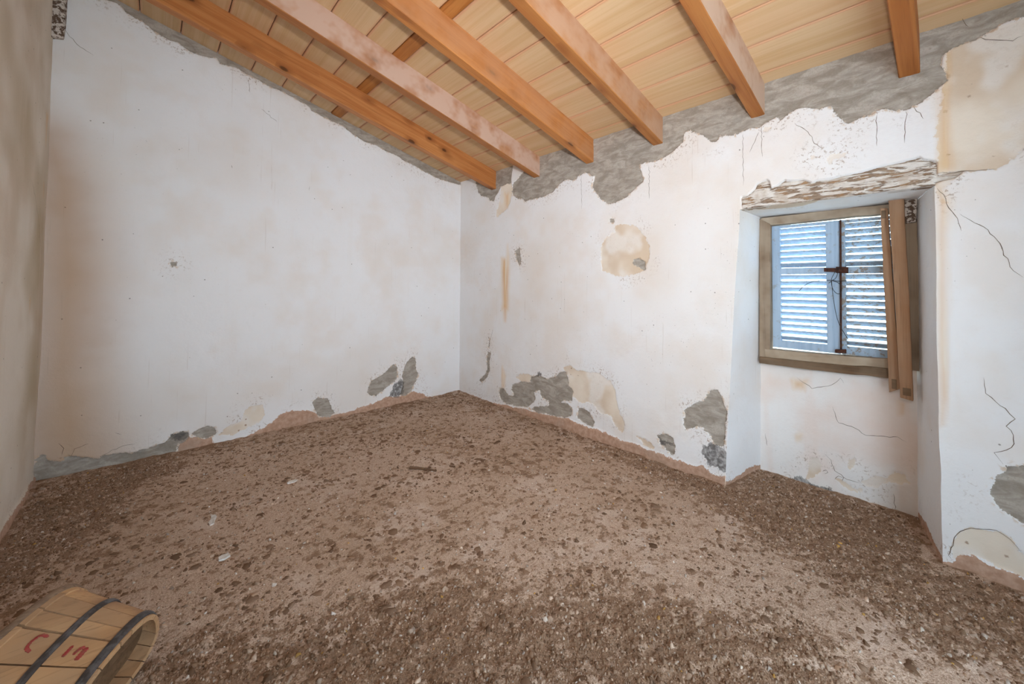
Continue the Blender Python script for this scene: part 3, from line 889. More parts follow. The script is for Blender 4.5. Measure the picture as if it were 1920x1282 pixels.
for k, y in enumerate(RY):
    c1, c2, c3, du, da = RT[k]
    kn = (0.55, 0.35, 0.35, 0.40, 0.30, 0.30)[k]
    mw = wood_mat('pine_underside_%d' % k, c1, c2, c3, 0, True, kn, 0.5, 0.3)
    ms = wood_mat('pine_side_%d' % k, c1, c2, c3, 0, True, kn, 0.6, 0.25, da if du else None, du)
    Lr = (0.03 - (LEFT - 0.02)) / math.cos(ang)
    dz = 0.19
    w = 0.076
    # local: x along the slope towards the ridge, origin at the wall end, top face at z = 0
    nseg = 24
    V, F = [], []
    ch = 0.004
    sec = [(0, 0), (w, 0), (w, -dz * math.cos(ang) + ch), (w - ch, -dz * math.cos(ang)), (ch, -dz * math.cos(ang)), (0, -dz * math.cos(ang) + ch)]
    ns = len(sec)
    for i in range(nseg + 1):
        t = i / nseg
        for (a, b) in sec:
            xl = Lr * t
            shear = -b * math.tan(ang) if i == 0 else 0   # plumb cut at the wall
            wob = 0.0018 * math.sin(3.1 * xl + k) + 0.0012 * math.sin(7.7 * xl + 2 * k)
            V.append((xl - shear, a + wob, b + (wob * 0.7 if b < -0.1 else 0)))
    for i in range(nseg):
        for j in range(ns):
            F.append((i * ns + j, i * ns + (j + 1) % ns, (i + 1) * ns + (j + 1) % ns, (i + 1) * ns + j))
    F.append(tuple(range(ns))); F.append(tuple(range(nseg * ns, (nseg + 1) * ns))[::-1])
    o = mesh_obj('rafter', V, F, mw)
    me = o.data
    bm = bmesh.new(); bm.from_mesh(me); bmesh.ops.recalc_face_normals(bm, faces=bm.faces); bm.to_mesh(me); bm.free()
    o.location = (0.03, y, ceil_z(0.03))
    # local x points to -x world, so that the beam rises from the window wall
    me.transform(Matrix.Diagonal((1, -1, 1, 1))); me.flip_normals()
    me.materials.append(ms)
    for pl in me.polygons:
        if abs(pl.normal.y) > 0.8:
            pl.material_index = 1
    o.matrix_world = Matrix(((-math.cos(ang), 0, math.sin(ang), 0.03), (0, -1, 0, y), (math.sin(ang), 0, math.cos(ang), ceil_z(0.03)), (0, 0, 0, 1)))
    tag(o, RLAB[k], 'rafter', 'pine rafters under the boarded ceiling')

# ------------------------------------------------------------------ weathered timber
M = Mat('flaking_lintel')
st = M.noise(M.co((1, 5, 34)), 1.6, 5, 0.65, 0.6)
fi = M.noise(M.co((1, 20, 120)), 1.0, 4, 0.6)
bl = M.noise(M.co(), 12, 4, 0.6)
wood = M.mix(M.mr(fi, 0.35, 0.7), C(168, 146, 126), C(126, 106, 90))
wood = M.mix(M.mr(bl, 0.45, 0.65), wood, C(170, 132, 96))
v = M.mt('ADD', st, M.mt('MULTIPLY', M.mt('SUBTRACT', bl, 0.5), 0.25))
pm = M.mr(v, 0.455, 0.50)
col = M.mix(pm, wood, M.mix(M.mr(bl, 0.4, 0.7), C(228, 221, 214), C(200, 186, 172)))
M_LINTEL = M.fin(col, 0.9, M.mt('ADD', M.mt('MULTIPLY', pm, 0.6), M.mt('ADD', st, fi)), 0.8, 0.006, 0.15)


def slab_from_outline(name, poly, cell, front, back, mat, parent):
    """plate filling an irregular (y,z) outline, rough front, real thickness"""
    V2 = np.asarray(poly)
    gy = np.arange(V2[:, 0].min() - cell, V2[:, 0].max() + 2 * cell, cell)
    gz = np.arange(V2[:, 1].min() - cell, V2[:, 1].max() + 2 * cell, cell)
    Y, Z = np.meshgrid(gy, gz)
    Q = np.stack([Y.ravel(), Z.ravel()], -1)
    sd = sd_poly(Q, V2)
    e = 1e-4
    gr = np.stack([sd_poly(Q + (e, 0), V2) - sd, sd_poly(Q + (0, e), V2) - sd], -1) / e
    nu, nv = len(gy), len(gz)
    F = grid_faces(nu, nv)
    cen = Q[F].mean(1)
    F = F[sd_poly(cen, V2) < 0]
    use = np.unique(F)
    sel = np.zeros(len(Q), bool); sel[use] = True
    mv = sel & (np.abs(sd) < cell)
    out = sel & (sd > 0)
    Q[out] -= gr[out] * sd[out][:, None]
    P3 = np.concatenate([np.zeros((len(Q), 1)), Q], 1)
    x = front + 0.005 * fbm(P3, (1, 7, 42), 3, 80) + 0.003 * fbm(P3, (1, 30, 90), 2, 85)
    x += 0.01 * sstep(1 + sd / 0.012)
    P3[:, 0] = x
    remap = -np.ones(len(Q), int); remap[use] = np.arange(len(use))
    F = remap[F]; P3 = P3[use]
    cnt = {}
    for f in F.tolist():
        for a, b in zip(f, f[1:] + f[:1]):
            cnt[(a, b)] = cnt.get((a, b), 0) + 1
    n = len(P3)
    Bk = P3.copy(); Bk[:, 0] = back
    skirts = [(b, a, a + n, b + n) for (a, b) in cnt if (b, a) not in cnt]
    Fb = [tuple(int(i) + n for i in f[::-1]) for f in F.tolist()]
    return mesh_obj(name, np.concatenate([P3, Bk]), [tuple(f) for f in F.tolist()] + skirts + Fb, mat, parent)


lo_ = slab_from_outline('lintel', LINT[0], 0.005, 0.006, 0.06, M_LINTEL, wall_right)
tag(lo_, 'weathered wooden lintel with flaking white paint over the window niche')

M_OLDWOOD = wood_mat('old_frame_wood', C(150, 126, 102), C(120, 98, 78), C(90, 72, 56), axis=2, rand=True, rough=0.85, spec=0.15, dust=0.6, dustc=C(176, 158, 138), bump=0.7)
M_OLDWOOD_Y = wood_mat('old_frame_wood_level', C(158, 136, 112), C(126, 104, 84), C(92, 74, 58), axis=1, rand=True, rough=0.85, spec=0.15, dust=0.7, dustc=C(190, 174, 154), bump=0.7)
M_ROT = wood_mat('rotten_sill_wood', C(104, 74, 50), C(72, 50, 34), C(50, 34, 24), axis=1, rough=0.9, spec=0.1, dust=0.5, dustc=C(150, 130, 108), bump=0.9)
win = empty('window_1', (0.40, -3.44, 0.73))
tag(win, 'small old window frame of bare weathered wood set in the niche', kind='structure')


def into(o, par):
    """parent while keeping the vertices where they were given in world space"""
    o.parent = par
    o.matrix_parent_inverse = Matrix.Translation(-Vector(par.location))
    return o


def wpart(name, quad, xa, xb_, mat, par=win, **k):
    return into(yz_block(name, quad, xa, xb_, mat, **k), par)


wpart('frame_stile', [(-3.062, 1.712), (-3.052, 0.735), (-3.117, 0.77), (-3.128, 1.665)], 0.365, 0.445, M_OLDWOOD, bevel=0.004, subdiv=4, rough=0.0022, seed=1)
wpart('frame_stile', [(-3.752, 1.69), (-3.752, 0.80), (-3.83, 0.80), (-3.83, 1.712)], 0.365, 0.445, M_OLDWOOD, bevel=0.004, subdiv=4, rough=0.0022, seed=2)
wpart('frame_head', [(-3.07, 1.714), (-3.075, 1.658), (-3.80, 1.668), (-3.80, 1.718)], 0.368, 0.445, M_OLDWOOD_Y, bevel=0.004, subdiv=4, rough=0.0022, seed=3)
wpart('frame_rail', [(-3.085, 0.830), (-3.085, 0.775), (-3.80, 0.795), (-3.80, 0.852)], 0.362, 0.445, M_OLDWOOD_Y, bevel=0.005, subdiv=4, rough=0.0025, seed=4)
wpart('rotten_sill', [(-3.058, 0.778), (-3.058, 0.732), (-3.73, 0.745), (-3.73, 0.797)], 0.350, 0.43, M_ROT, bevel=0.006, subdiv=5, rough=0.0045, seed=5)
# plaster-crusted upper right end of the frame
M = Mat('crusted_wood')
nn = M.noise(M.co(), 45, 4, 0.65)
M_CRUST = M.fin(M.mix(M.mr(nn, 0.46, 0.54), C(100, 82, 70), C(205, 194, 184)), 0.95, nn, 0.8, 0.006, 0.1)
wpart('frame_corner', [(-3.775, 1.735), (-3.775, 1.60), (-3.826, 1.60), (-3.834, 1.735)], 0.335, 0.375, M_CRUST, bevel=0.006, subdiv=3, rough=0.004, seed=6)

# ------------------------------------------------------------------ louvred shutters
M = Mat('blue_shutter_paint')
g = M.noise(M.co((30, 30, 1.5), True), 1.2, 4, 0.6)
w_ = M.noise(M.co((1, 1, 1), True), 26, 5, 0.65)
col = M.mix(M.mr(g, 0.35, 0.7), C(172, 192, 212), C(154, 176, 200))
col = M.mix(M.mt('MULTIPLY', M.mr(w_, 0.58, 0.68), 0.6), col, C(150, 146, 142))
M_BLUE = M.fin(col, 0.6, M.mt('ADD', g, w_), 0.3, 0.002, 0.3)
M = Mat('worn_shutter_paint')
g = M.noise(M.co((30, 30, 1.5), True), 1.2, 4, 0.6)
w_ = M.noise(M.co((1, 1, 1), True), 34, 5, 0.65)
col = M.mix(M.mr(g, 0.35, 0.7), C(164, 182, 200), C(146, 164, 182))
col = M.mix(M.mr(w_, 0.52, 0.60), col, C(138, 128, 118))
M_WORN = M.fin(col, 0.7, M.mt('ADD', g, w_), 0.4, 0.002, 0.25)
M = Mat('rusty_iron')
w_ = M.noise(M.co(), 60, 4, 0.65)
M_RUST = M.fin(M.mix(M.mr(w_, 0.35, 0.65), C(92, 56, 42), C(58, 38, 32)), 0.8, w_, 0.5, 0.002, 0.3, 0.3)
M_WIRE = Mat('black_wire'); M_WIRE = M_WIRE.fin(C(30, 30, 34), 0.5, spec=0.4)

XS0, XS1 = 0.400, 0.434
LZ0, LZ1 = 0.846, 1.655


def louvre(name, ya, yb_, wa, wb, mat_stile, mat_slat, label, jitter):
    """ya > yb_: one leaf with two stiles, three rails and single slats"""
    root = empty(name, (0.417, (ya + yb_) / 2, LZ0))
    tag(root, label, 'shutter', 'louvred shutter leaves of the window')
    wpart('stile', [(ya, LZ1), (ya, LZ0), (ya - wa, LZ0), (ya - wa, LZ1)], XS0, XS1, mat_stile, root, bevel=0.002)
    wpart('stile', [(yb_ + wb, LZ1), (yb_ + wb, LZ0), (yb_, LZ0), (yb_, LZ1)], XS0, XS1, mat_stile, root, bevel=0.002)
    y0, y1 = ya - wa + 0.001, yb_ + wb - 0.001
    for za, zb_ in ((LZ0, 0.893), (1.330, 1.371), (1.638, LZ1)):
        wpart('rail', [(y0, zb_), (y0, za), (y1, za), (y1, zb_)], XS0 + 0.002, XS1 - 0.002, mat_slat, root, bevel=0.002)
    # a slat: inner edge high, outer edge low
    hw, th = 0.0225, 0.0075
    a = math.radians(34)
    ca, sa = math.cos(a), math.sin(a)
    bm = bmesh.new()
    Lh = (y0 - y1) / 2
    pts = []
    for s_, t_ in ((-hw, -th / 2), (hw, -th / 2), (hw, th / 2), (-hw, th / 2)):
        pts.append((s_ * ca + t_ * sa, -s_ * sa + t_ * ca))
    q0 = [bm.verts.new((x, Lh, z)) for x, z in pts]
    q1 = [bm.verts.new((x, -Lh, z)) for x, z in pts]
    bm.faces.new(q0); bm.faces.new(q1[::-1])
    for k in range(4):
        bm.faces.new((q0[k], q1[k], q1[(k + 1) % 4], q0[(k + 1) % 4]))
    bmesh.ops.recalc_face_normals(bm, faces=bm.faces)
    bmesh.ops.bevel(bm, geom=list(bm.edges), offset=0.0015, segments=1, affect='EDGES')
    me = bpy.data.meshes.new('slat'); bm.to_mesh(me); bm.free(); me.materials.append(mat_slat)
    zs = [0.893 + (k + 0.5) * (1.330 - 0.893) / 11 for k in range(11)] + [1.371 + (k + 0.5) * (1.638 - 1.371) / 7 for k in range(7)]
    for z in zs:
        o = link(bpy.data.objects.new('slat', me), root)
        o.location = (0.0 + random.uniform(-.0015, .0015), (y0 + y1) / 2 - (ya + yb_) / 2, z - LZ0 + random.uniform(-jitter, jitter))
        o.rotation_euler = (random.uniform(-1, 1) * jitter * 2.5, random.uniform(-1, 1) * jitter * 22, 0)
    return root


sh_l = louvre('louvred_shutter', -3.127, -3.487, 0.048, 0.066, M_BLUE, M_BLUE, 'blue painted louvred shutter leaf in the left half of the window', 0.0012)
sh_r = louvre('louvred_shutter', -3.492, -3.765, 0.024, 0.045, M_WORN, M_WORN, 'worn grey-blue louvred shutter leaf behind the leaning boards', 0.0022)
# iron bolt bar with hasp
tube('bolt_bar', [(0.388, -3.497, 1.655), (0.388, -3.494, 1.25), (0.388, -3.490, 0.852)], 0.0052, M_RUST, None, 8)
into(bpy.context.scene.objects['bolt_bar'], sh_r)
hp = wpart('hasp', [(-3.414, 1.366), (-3.414, 1.343), (-3.525, 1.337), (-3.525, 1.362)], 0.378, 0.386, M_RUST, sh_r, bevel=0.002)
wpart('hasp_plate', [(-3.472, 1.372), (-3.472, 1.334), (-3.53, 1.332), (-3.53, 1.370)], 0.386, 0.400, M_RUST, sh_r, bevel=0.002)
wpart('bolt_foot', [(-3.462, 0.872), (-3.462, 0.852), (-3.515, 0.855), (-3.515, 0.878)], 0.378, 0.400, M_RUST, sh_r, bevel=0.003)
wr_ = empty('tie_wire', (0.376, -3.46, 1.29))
tag(wr_, 'tangle of thin black wire tied round the shutter hasp', 'wire')
for pts in ([(-3.285, 1.223), (-3.313, 1.256), (-3.353, 1.28), (-3.401, 1.288), (-3.448, 1.29), (-3.484, 1.285), (-3.524, 1.288)],
            [(-3.485, 1.368), (-3.465, 1.331), (-3.452, 1.291), (-3.456, 1.24), (-3.479, 1.209), (-3.497, 1.218), (-3.5, 1.252), (-3.484, 1.274), (-3.452, 1.29)],
            [(-3.452, 1.29), (-3.458, 1.194), (-3.473, 1.082), (-3.49, 1.015), (-3.528, 0.939)],
            [(-3.489, 1.366), (-3.475, 1.308), (-3.455, 1.288), (-3.438, 1.272)]):
    o = tube('wire_strand', [(0.372 + 0.004 * math.sin(9 * k), a, b) for k, (a, b) in enumerate(pts)], 0.0016, M_WIRE, None, 6)
    into(o, wr_)

# ------------------------------------------------------------------ two loose boards leaning in the window
M_PLANK = wood_mat('loose_board_wood', C(176, 136, 104), C(148, 108, 78), C(104, 76, 56), axis=2, rand=True, rough=0.8, spec=0.15, dust=0.35, dustc=C(178, 154, 132), bump=0.7, knots=0.15)


def loose_board(quad, xa, xb_, label, holes, seed):
    cy = sum(a for a, _ in quad) / 4
    root = empty('loose_board', ((xa + xb_) / 2, cy, min(b for _, b in quad)))
    tag(root, label, 'board', 'loose boards leaning at the window')
    wpart('board', quad, xa, xb_, M_PLANK, root, bevel=0.003, subdiv=5, rough=0.0016, seed=seed)
    for (y, z, w, h_) in holes:
        wpart('tenon_end', [(y + w, z + h_), (y + w, z - h_), (y - w, z - h_), (y - w, z + h_)], xa - 0.0018, xa + 0.006, M_ROT, root, bevel=0.001)
    return root


loose_board([(-3.683, 1.692), (-3.714, 1.688), (-3.752, 0.702), (-3.706, 0.674)], 0.325, 0.364, 'narrower brown board against the shutters, half hidden by its neighbour', [(-3.697, 1.655, 0.009, 0.022), (-3.727, 0.722, 0.010, 0.026)], 21)
loose_board([(-3.722, 1.743), (-3.783, 1.742), (-3.804, 0.654), (-3.753, 0.663)], 0.283, 0.324, 'taller front brown board leaning at the right side of the window', [(-3.779, 0.698, 0.016, 0.020)], 22)

# old timber in the upper left corner
M_POST = M_CRUST
stub = block('timber_stub', [(-3.128, -0.062, 2.80), (-3.066, -0.05, 2.815), (-3.064, 0.02, 2.82), (-3.128, 0.02, 2.80)],
             [(-3.128, -0.066, 3.28), (-3.058, -0.056, 3.27), (-3.058, 0.02, 3.27), (-3.128, 0.02, 3.28)], M_CRUST, None, bevel=0.012, subdiv=4, rough=0.006, seed=31)
tag(stub, 'plaster-crusted old timber end hanging in the upper left corner', 'timber')

# ------------------------------------------------------------------ oval wooden tub lying on its side
TX, TY, TAN, TL, TA, TB, TN, TT, TTP = -2.877, -2.032, -0.657, 0.267, 0.206, 0.111, 2.689, -0.174, 0.289
LIFT = 0.006


def tub_raw(t, th_, off):
    k = 1 - TTP * t
    e = 2 / TN
    c, s_ = math.cos(th_), math.sin(th_)
    X = (TA * k + off) * math.copysign(abs(c) ** e, c)
    Z = (TB * k + off) * math.copysign(abs(s_) ** e, s_)
    ct, st_ = math.cos(TT), math.sin(TT)
    return X * ct - Z * st_, X * st_ + Z * ct


def tub_zmin(t, cache={}):
    key = round(t, 4)
    if key not in cache:
        cache[key] = min(tub_raw(t, g * math.pi / 90, 0)[1] for g in range(180))
    return cache[key]


def tub_pt(t, th_, off=0.0):
    X, Z = tub_raw(t, th_, off)
    ax = (math.cos(TAN), math.sin(TAN)); hx = (math.sin(TAN), -math.cos(TAN))
    return (TX + t * TL * ax[0] + X * hx[0], TY + t * TL * ax[1] + X * hx[1], Z - tub_zmin(t) + LIFT)


M_STAVE = wood_mat('tub_stave_wood', C(204, 160, 116), C(180, 134, 92), C(140, 102, 70), axis=0, rand=True, rough=0.75, spec=0.2, dust=0.4, dustc=C(150, 128, 108), grain=0.35, bump=0.3)
M = Mat('hoop_iron')
w_ = M.noise(M.co(), 40, 4, 0.6)
M_HOOP = M.fin(M.mix(M.mr(w_, 0.35, 0.65), C(104, 100, 100), C(70, 64, 62)), 0.55, w_, 0.4, 0.002, 0.4, 0.35)
M_HOOPW = wood_mat('rim_hoop_wood', C(146, 120, 98), C(118, 94, 76), C(90, 70, 56), axis=0, rough=0.85, spec=0.15)
M_BASE = wood_mat('tub_base_wood', C(118, 90, 66), C(96, 72, 52), C(70, 52, 38), axis=0, rough=0.9, spec=0.1)
M = Mat('red_paint')
w_ = M.noise(M.co(), 70, 4, 0.6)
M_RED = M.fin(M.mix(M.mr(w_, 0.45, 0.75), C(172, 70, 66), C(150, 92, 76)), 0.6, w_, 0.2, 0.001, 0.3)
tub = empty('wooden_tub', (TX, TY, 0))
tag(tub, 'oval hooped wooden tub with red letters lying on its side on the floor', 'tub')


def patch(name, fn, tu, tv, thick_fn, mat, par=tub):
    """closed shell between fn(u,v) and thick_fn(u,v)"""
    nu, nv = len(tu), len(tv)
    V = [fn(a, b) for b in tv for a in tu] + [thick_fn(a, b) for b in tv for a in tu]
    n = nu * nv
    F = []
    for j in range(nv - 1):
        for i in range(nu - 1):
            q = (j * nu + i, j * nu + i + 1, (j + 1) * nu + i + 1, (j + 1) * nu + i)
            F.append(q); F.append(tuple(a + n for a in q[::-1]))
    for j in range(nv - 1):
        a, b = j * nu, (j + 1) * nu
        F.append((b, a, a + n, b + n))
        a, b = a + nu - 1, b + nu - 1
        F.append((a, b, b + n, a + n))
    for i in range(nu - 1):
        F.append((i, i + 1, i + 1 + n, i + n))
        a = (nv - 1) * nu + i
        F.append((a + 1, a, a + n, a + 1 + n))
    o = mesh_obj(name, V, F, mat)
    bm = bmesh.new(); bm.from_mesh(o.data); bmesh.ops.recalc_face_normals(bm, faces=bm.faces); bm.to_mesh(o.data); bm.free()
    if isinstance(par, bpy.types.Object) and par is not tub:
        o.parent = par
        o.matrix_parent_inverse = Matrix.Translation(-Vector(tub.location))
        return o
    return into(o, par)


seams = [196, 160, 125.5, 105.5, 93, 75.8, 60, 40, 15, -14, -40, -62, -80, -98, -116, -138]
staves = []
for k, s0 in enumerate(seams):
    s1 = seams[(k + 1) % len(seams)] if k + 1 < len(seams) else 196 - 360
    a0, a1 = math.radians(s0) - 0.011, math.radians(s1) + 0.011
    us = [a0 + (a1 - a0) * i / 7 for i in range(8)]
    vs = [-0.055, 0.0, 0.06, 0.061, 0.25, 0.5, 0.75, 1.0, 1.045]
    dp = random.uniform(-0.0012, 0.0012)
    st_o = patch('stave', lambda a, t, dp=dp: tub_pt(t, a, dp + (0.004 if t < 0.0605 else 0.0)), us, vs, lambda a, t: tub_pt(t, a, -0.013), M_STAVE)
    staves.append(st_o)


def hoop(name, tc, wd, mat, off):
    us = [2 * math.pi * i / 72 for i in range(73)]
    vs = [tc - wd / 2, tc - wd / 6, tc + wd / 6, tc + wd / 2]
    bulge = lambda t: off + 0.0048 - 0.0025 * (abs(t - tc) / (wd / 2)) ** 2
    return patch(name, lambda a, t: tub_pt(t, a, bulge(t)), us, vs, lambda a, t: tub_pt(t, a, off - 0.0005), mat)


tag(hoop('hoop', -0.035, 0.075, M_HOOPW, 0.004), 'pale rim hoop')
tag(hoop('hoop', 0.5, 0.07, M_HOOP, 0.001), 'dark iron hoop')
tag(hoop('hoop', 0.985, 0.085, M_HOOP, 0.001), 'dark iron hoop')
# base planks set back inside the small end
tb = 0.86
for z0, z1 in ((-1, -0.36), (-0.35, 0.3), (0.31, 1)):
    kk = 1 - TTP * tb
    A_, B_ = TA * kk - 0.013, TB * kk - 0.013
    ring = []
    N_ = 14
    for i in range(N_ + 1):
        zz_ = z0 + (z1 - z0) * i / N_
        ring.append((A_ * max(0.0, 1 - abs(zz_) ** TN) ** (1 / TN), B_ * zz_))
    out = [(x, z) for x, z in ring] + [(-x, z) for x, z in ring[::-1]]

    def place(x, z, t):
        ct, st_ = math.cos(TT), math.sin(TT)
        X, Z = x * ct - z * st_, x * st_ + z * ct
        return (TX + t * TL * math.cos(TAN) + X * math.sin(TAN), TY + t * TL * math.sin(TAN) - X * math.cos(TAN), Z - tub_zmin(t) + LIFT)
    n = len(out)
    V = [place(x, z, tb) for x, z in out] + [place(x, z, tb - 0.06) for x, z in out]
    F = [tuple(range(n)), tuple(range(n, 2 * n))[::-1]] + [(i, (i + 1) % n, (i + 1) % n + n, i + n) for i in range(n)]
    o = mesh_obj('base_plank', V, F, M_BASE)
    bm = bmesh.new(); bm.from_mesh(o.data); bmesh.ops.remove_doubles(bm, verts=bm.verts, dist=1e-5); bmesh.ops.recalc_face_normals(bm, faces=bm.faces); bm.to_mesh(o.data); bm.free()
    into(o, tub)


def stroke(pts, wd, host):
    """brush stroke lying on the stave: pts are (t, theta) down the tub"""
    Q = []
    for k in range(len(pts) - 1):
        for s_ in range(4):
            f_ = s_ / 4
            Q.append((pts[k][0] * (1 - f_) + pts[k + 1][0] * f_, pts[k][1] * (1 - f_) + pts[k + 1][1] * f_))
    Q.append(pts[-1])
    up, dn = [], []
    C3 = [Vector(tub_pt(t, a, 0.0026)) for t, a in Q]
    for k, p in enumerate(C3):
        tg = (C3[min(k + 1, len(C3) - 1)] - C3[max(k - 1, 0)]).normalized()
        t, a = Q[k]
        nrm = (Vector(tub_pt(t, a, 0.01)) - Vector(tub_pt(t, a, 0.0))).normalized()
        sd_ = tg.cross(nrm).normalized()
        w2 = wd * (0.5 + 0.12 * math.sin(3.7 * k)) * (0.6 if k in (0, len(C3) - 1) else 1)
        up.append(p + sd_ * w2); dn.append(p - sd_ * w2)
    n = len(up)
    nr = Vector((0, 0, -0.0016))
    V = [v[:] for v in up + dn] + [(v + nr)[:] for v in up + dn]
    F = []
    for i in range(n - 1):
        F += [(i, i + 1, n + i + 1, n + i), (2 * n + i + 1, 2 * n + i, 3 * n + i, 3 * n + i + 1), (i + 1, i, 2 * n + i, 2 * n + i + 1), (n + i, n + i + 1, 3 * n + i + 1, 3 * n + i)]
    o = mesh_obj('painted_stroke', V, F, M_RED)
    o.parent = host
    tag(o, 'red painted letter stroke')


host = staves[4]
stroke([(0.363, 1.580), (0.30, 1.586), (0.275, 1.575), (0.263, 1.552), (0.270, 1.518), (0.288, 1.488), (0.338, 1.468)], 0.0075, host)
stroke([(0.65, 1.553), (0.65, 1.523), (0.65, 1.479), (0.65, 1.444)], 0.009, host)
stroke([(0.763, 1.558), (0.738, 1.54), (0.725, 1.51), (0.725, 1.475)], 0.008, host)
stroke([(0.788, 1.553), (0.788, 1.518), (0.788, 1.47), (0.788, 1.415)], 0.013, host)

# ------------------------------------------------------------------ loose stuff on the floor
M = Mat('dung_crumbs')
n_ = M.noise(M.co(), 120, 3, 0.6)
cc = M.attr('tint', 'Color')
M_CRUMB = M.fin(M.mix(M.mt('MULTIPLY', M.mr(n_, 0.3, 0.7), 0.35), cc, C(116, 92, 76)), 1.0, None, spec=0.0)


def crumbs(name, label, cat, XY, size, flat, pal, wts, sides, tilt):
    n = len(XY)
    P3 = np.concatenate([XY, np.zeros((n, 1))], 1)
    sd_ = field(XY, FLOOR['dense'], 0.5)
    dn = sstep(0.5 - (sd_ + 0.10 * fbm(P3, 3.0, 3, 70)) / 0.30)
    z = floor_h(P3, dn)
    g = np.arange(sides) * 2 * np.pi / sides
    ang_ = g[None] + rng.uniform(0, 6.28, (n, 1)) + rng.normal(0, 0.16, (n, sides))
    rad = size[:, None] * (1 + rng.normal(0, 0.27, (n, sides))).clip(0.35, 1.8)
    st_ = rng.uniform(0.6, 1.0, (n, 1)); rot = rng.uniform(0, 6.28, (n, 1))
    x, y = rad * np.cos(ang_), rad * np.sin(ang_) * st_
    x, y = x * np.cos(rot) - y * np.sin(rot), x * np.sin(rot) + y * np.cos(rot)
    hgt = size * flat * rng.uniform(0.5, 1.3, n)
    tx, ty = rng.normal(0, tilt, (n, 1)), rng.normal(0, tilt, (n, 1))
    bot = np.stack([XY[:, :1] + x * 1.1, XY[:, 1:] + y * 1.1, np.repeat(z[:, None] - 0.004, sides, 1)], -1)
    top = np.stack([XY[:, :1] + x * 0.8, XY[:, 1:] + y * 0.8, z[:, None] + hgt[:, None] * 0.8 + tx * x + ty * y + 0.001], -1)
    apx = np.stack([XY[:, 0], XY[:, 1], z + hgt * 1.15 + 0.001], -1)[:, None]
    V = np.concatenate([bot, top, apx], 1)
    nv = 2 * sides + 1
    base = (np.arange(n) * nv)[:, None]
    tri = []
    for k in range(sides):
        k2 = (k + 1) % sides
        tri += [(k, k2, sides + k2), (k, sides + k2, sides + k), (sides + k, sides + k2, 2 * sides)]
    F = (base[:, :, None] + np.array(tri)[None]).reshape(-1, 3)
    pal = np.array(pal)
    c = pal[rng.choice(len(pal), n, p=np.array(wts) / sum(wts))]
    c = np.clip(c * np.exp(rng.normal(0, 0.16, (n, 1))), 0, 1); c[:, 3] = 1
    colr = np.repeat(c[:, None], nv, 1).reshape(-1, 4)
    o = mesh_obj(name, V.reshape(-1, 3), F, M_CRUMB, smooth=False, attrs=dict(tint=colr))
    return tag(o, label, cat, kind='stuff')


def scatter(n, want):
    """rejection sampling over the floor in view; want(P2) gives 0..1"""
    out = []
    while sum(map(len, out)) < n:
        Q = np.stack([rng.uniform(LEFT + 0.03, 0.40, 40000), rng.uniform(-4.35, -0.03, 40000)], -1)
        nic = (Q[:, 1] < -3.02) & (Q[:, 1] > -3.83)
        ok = (Q[:, 0] < -0.02) | nic
        ins = (np.abs(Q[:, 0] - TX) < 0.18) & (np.abs(Q[:, 1] - TY - 0.0) < 0.22)
        Q = Q[ok & ~ins]
        out.append(Q[rng.random(len(Q)) < want(Q)])
    return np.concatenate(out)[:n]


def dens_at(Q):
    P3 = np.concatenate([Q, np.zeros((len(Q), 1))], 1)
    return sstep(0.5 - (field(Q, FLOOR['dense'], 0.5) + 0.10 * fbm(P3, 3.0, 3, 70)) / 0.30)


def clump(Q, f=5.0, s=90):
    P3 = np.concatenate([Q, np.zeros((len(Q), 1))], 1)
    return sstep(0.5 + 0.9 * fbm(P3, f, 3, s))


BROWN = [C(136, 108, 86), C(152, 123, 101), C(172, 145, 124), C(115, 89, 70), C(190, 166, 147)]
Q = scatter(42000, lambda Q: 0.13 + 0.87 * dens_at(Q))
crumbs('floor_crumbs', 'coarse brown dung crumbs and grit covering the near floor', 'debris', Q, np.clip(rng.lognormal(-5.62, 0.48, len(Q)), 0.0015, 0.013), 0.42,
       BROWN + [C(196, 182, 170), C(190, 146, 80)], [4, 5, 4, 3, 2, 0.5, 0.12], 5, 0.35)
Q = scatter(4200, lambda Q: clump(Q) * (1 - 0.7 * dens_at(Q)) + 0.02)
crumbs('dung_patches', 'flat dark dried dung patches scattered over the dusty floor', 'dung', Q, np.clip(rng.lognormal(-4.85, 0.55, len(Q)), 0.003, 0.026), 0.10,
       [C(128, 101, 81), C(138, 110, 90), C(116, 90, 71), C(150, 124, 104)], [3, 3, 2, 2], 9, 0.05)
Q = scatter(2200, lambda Q: 0.25 + 0.75 * clump(Q, 2.5, 95))
crumbs('lime_flakes', 'tiny pale lime flakes strewn over the floor', 'debris', Q, np.clip(rng.lognormal(-5.5, 0.4, len(Q)), 0.002, 0.010), 0.35,
       [C(214, 204, 196), C(196, 182, 168), C(186, 170, 156)], [2, 3, 3], 5, 0.4)

# single pieces one can point at
M = Mat('lime_chip')
n_ = M.noise(M.co(), 60, 3, 0.6)
M_CHIP = M.fin(M.mix(M.mr(n_, 0.3, 0.7), C(226, 220, 214), C(196, 188, 180)), 0.9, n_, 0.3, 0.002, 0.15)


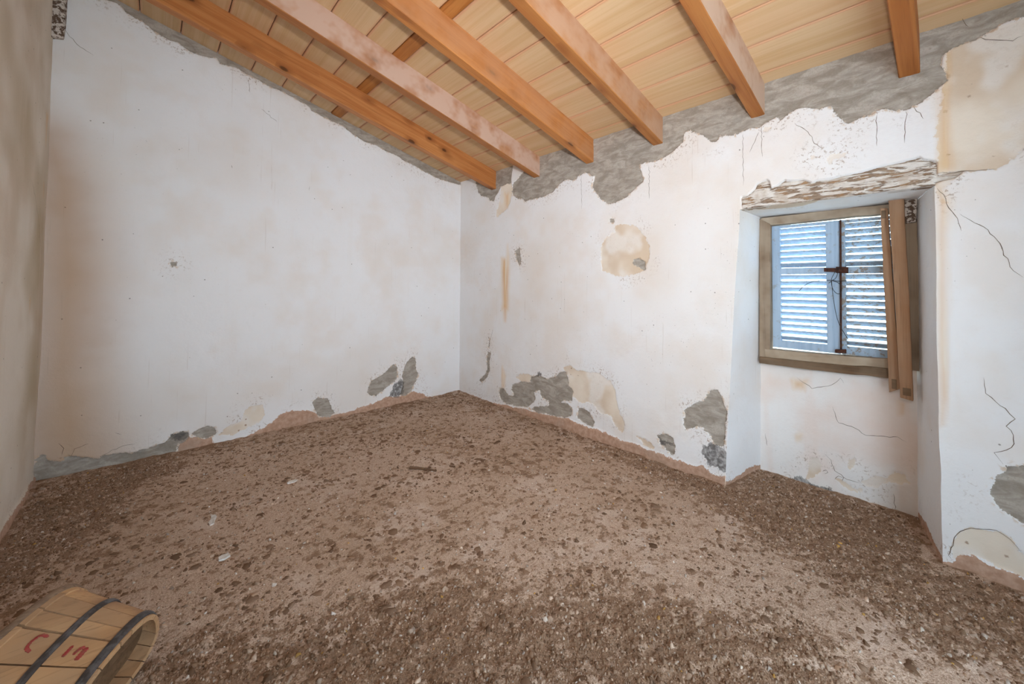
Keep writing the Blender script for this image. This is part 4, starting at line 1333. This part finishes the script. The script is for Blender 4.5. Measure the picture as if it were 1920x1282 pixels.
def chip(outline, at_, h_, label):
    n = len(outline)
    z0 = float(floor_h(np.array([[at_[0], at_[1], 0.0]]), np.array([0.2]))[0])
    V = [(x, y, 0.0) for x, y in outline] + [(x * 0.9, y * 0.9, h_) for x, y in outline]
    F = [tuple(range(n))[::-1], tuple(range(n, 2 * n))] + [(i, (i + 1) % n, (i + 1) % n + n, i + n) for i in range(n)]
    o = mesh_obj('plaster_chip', V, F, M_CHIP)
    o.location = (at_[0], at_[1], z0 + 0.001)
    return tag(o, label, 'chip', 'white plaster chips on the floor')


chip([(-0.012, -0.055), (0.006, -0.05), (0.012, -0.01), (0.024, 0.03), (0.020, 0.055), (0.002, 0.06), (-0.002, 0.015), (-0.018, -0.02)], (-2.357, -1.238), 0.008, 'long white plaster chip on the floor in front of the left cement patches')
chip([(-0.02, -0.015), (0.0, -0.022), (0.024, -0.008), (0.02, 0.016), (-0.006, 0.022), (-0.022, 0.008)], (-2.348, -1.643), 0.007, 'white plaster chip beside dark dung, nearest to the tub')
chip([(-0.03, -0.014), (0.004, -0.02), (0.032, -0.006), (0.024, 0.014), (-0.01, 0.018), (-0.03, 0.006)], (-1.944, -1.058), 0.006, 'pale flat plaster chip furthest back on the floor, before the back wall')
M_TWIG = wood_mat('twig_bark', C(112, 84, 62), C(92, 66, 48), C(70, 50, 36), axis=0)
zt = 0.008 + float(floor_h(np.array([[-1.274, -1.474, 0.0]]), np.array([0.2]))[0])
tw = tube('twig', [(-1.328, -1.414, zt), (-1.274, -1.484, zt), (-1.22, -1.576, zt)], lambda t: 0.010 - 0.004 * t, M_TWIG, None, 7, offset=(-1.274, -1.484, zt))
tag(tw, 'short brown stick lying on the middle of the floor', 'stick')

# ------------------------------------------------------------------ outside, seen only as glare between the slats
M = Mat('dry_ground')
n_ = M.noise(M.co(), 0.6, 4, 0.6)
M_GROUND = M.fin(M.mix(n_, C(222, 214, 196), C(196, 188, 166)), 0.95)
gr_ = mesh_obj('ground', [(0.7, -25, -2.8), (40, -25, -2.8), (40, 20, -2.8), (0.7, 20, -2.8)], [(0, 1, 2, 3)], M_GROUND)
tag(gr_, 'bright open ground outside the shutters', kind='structure')
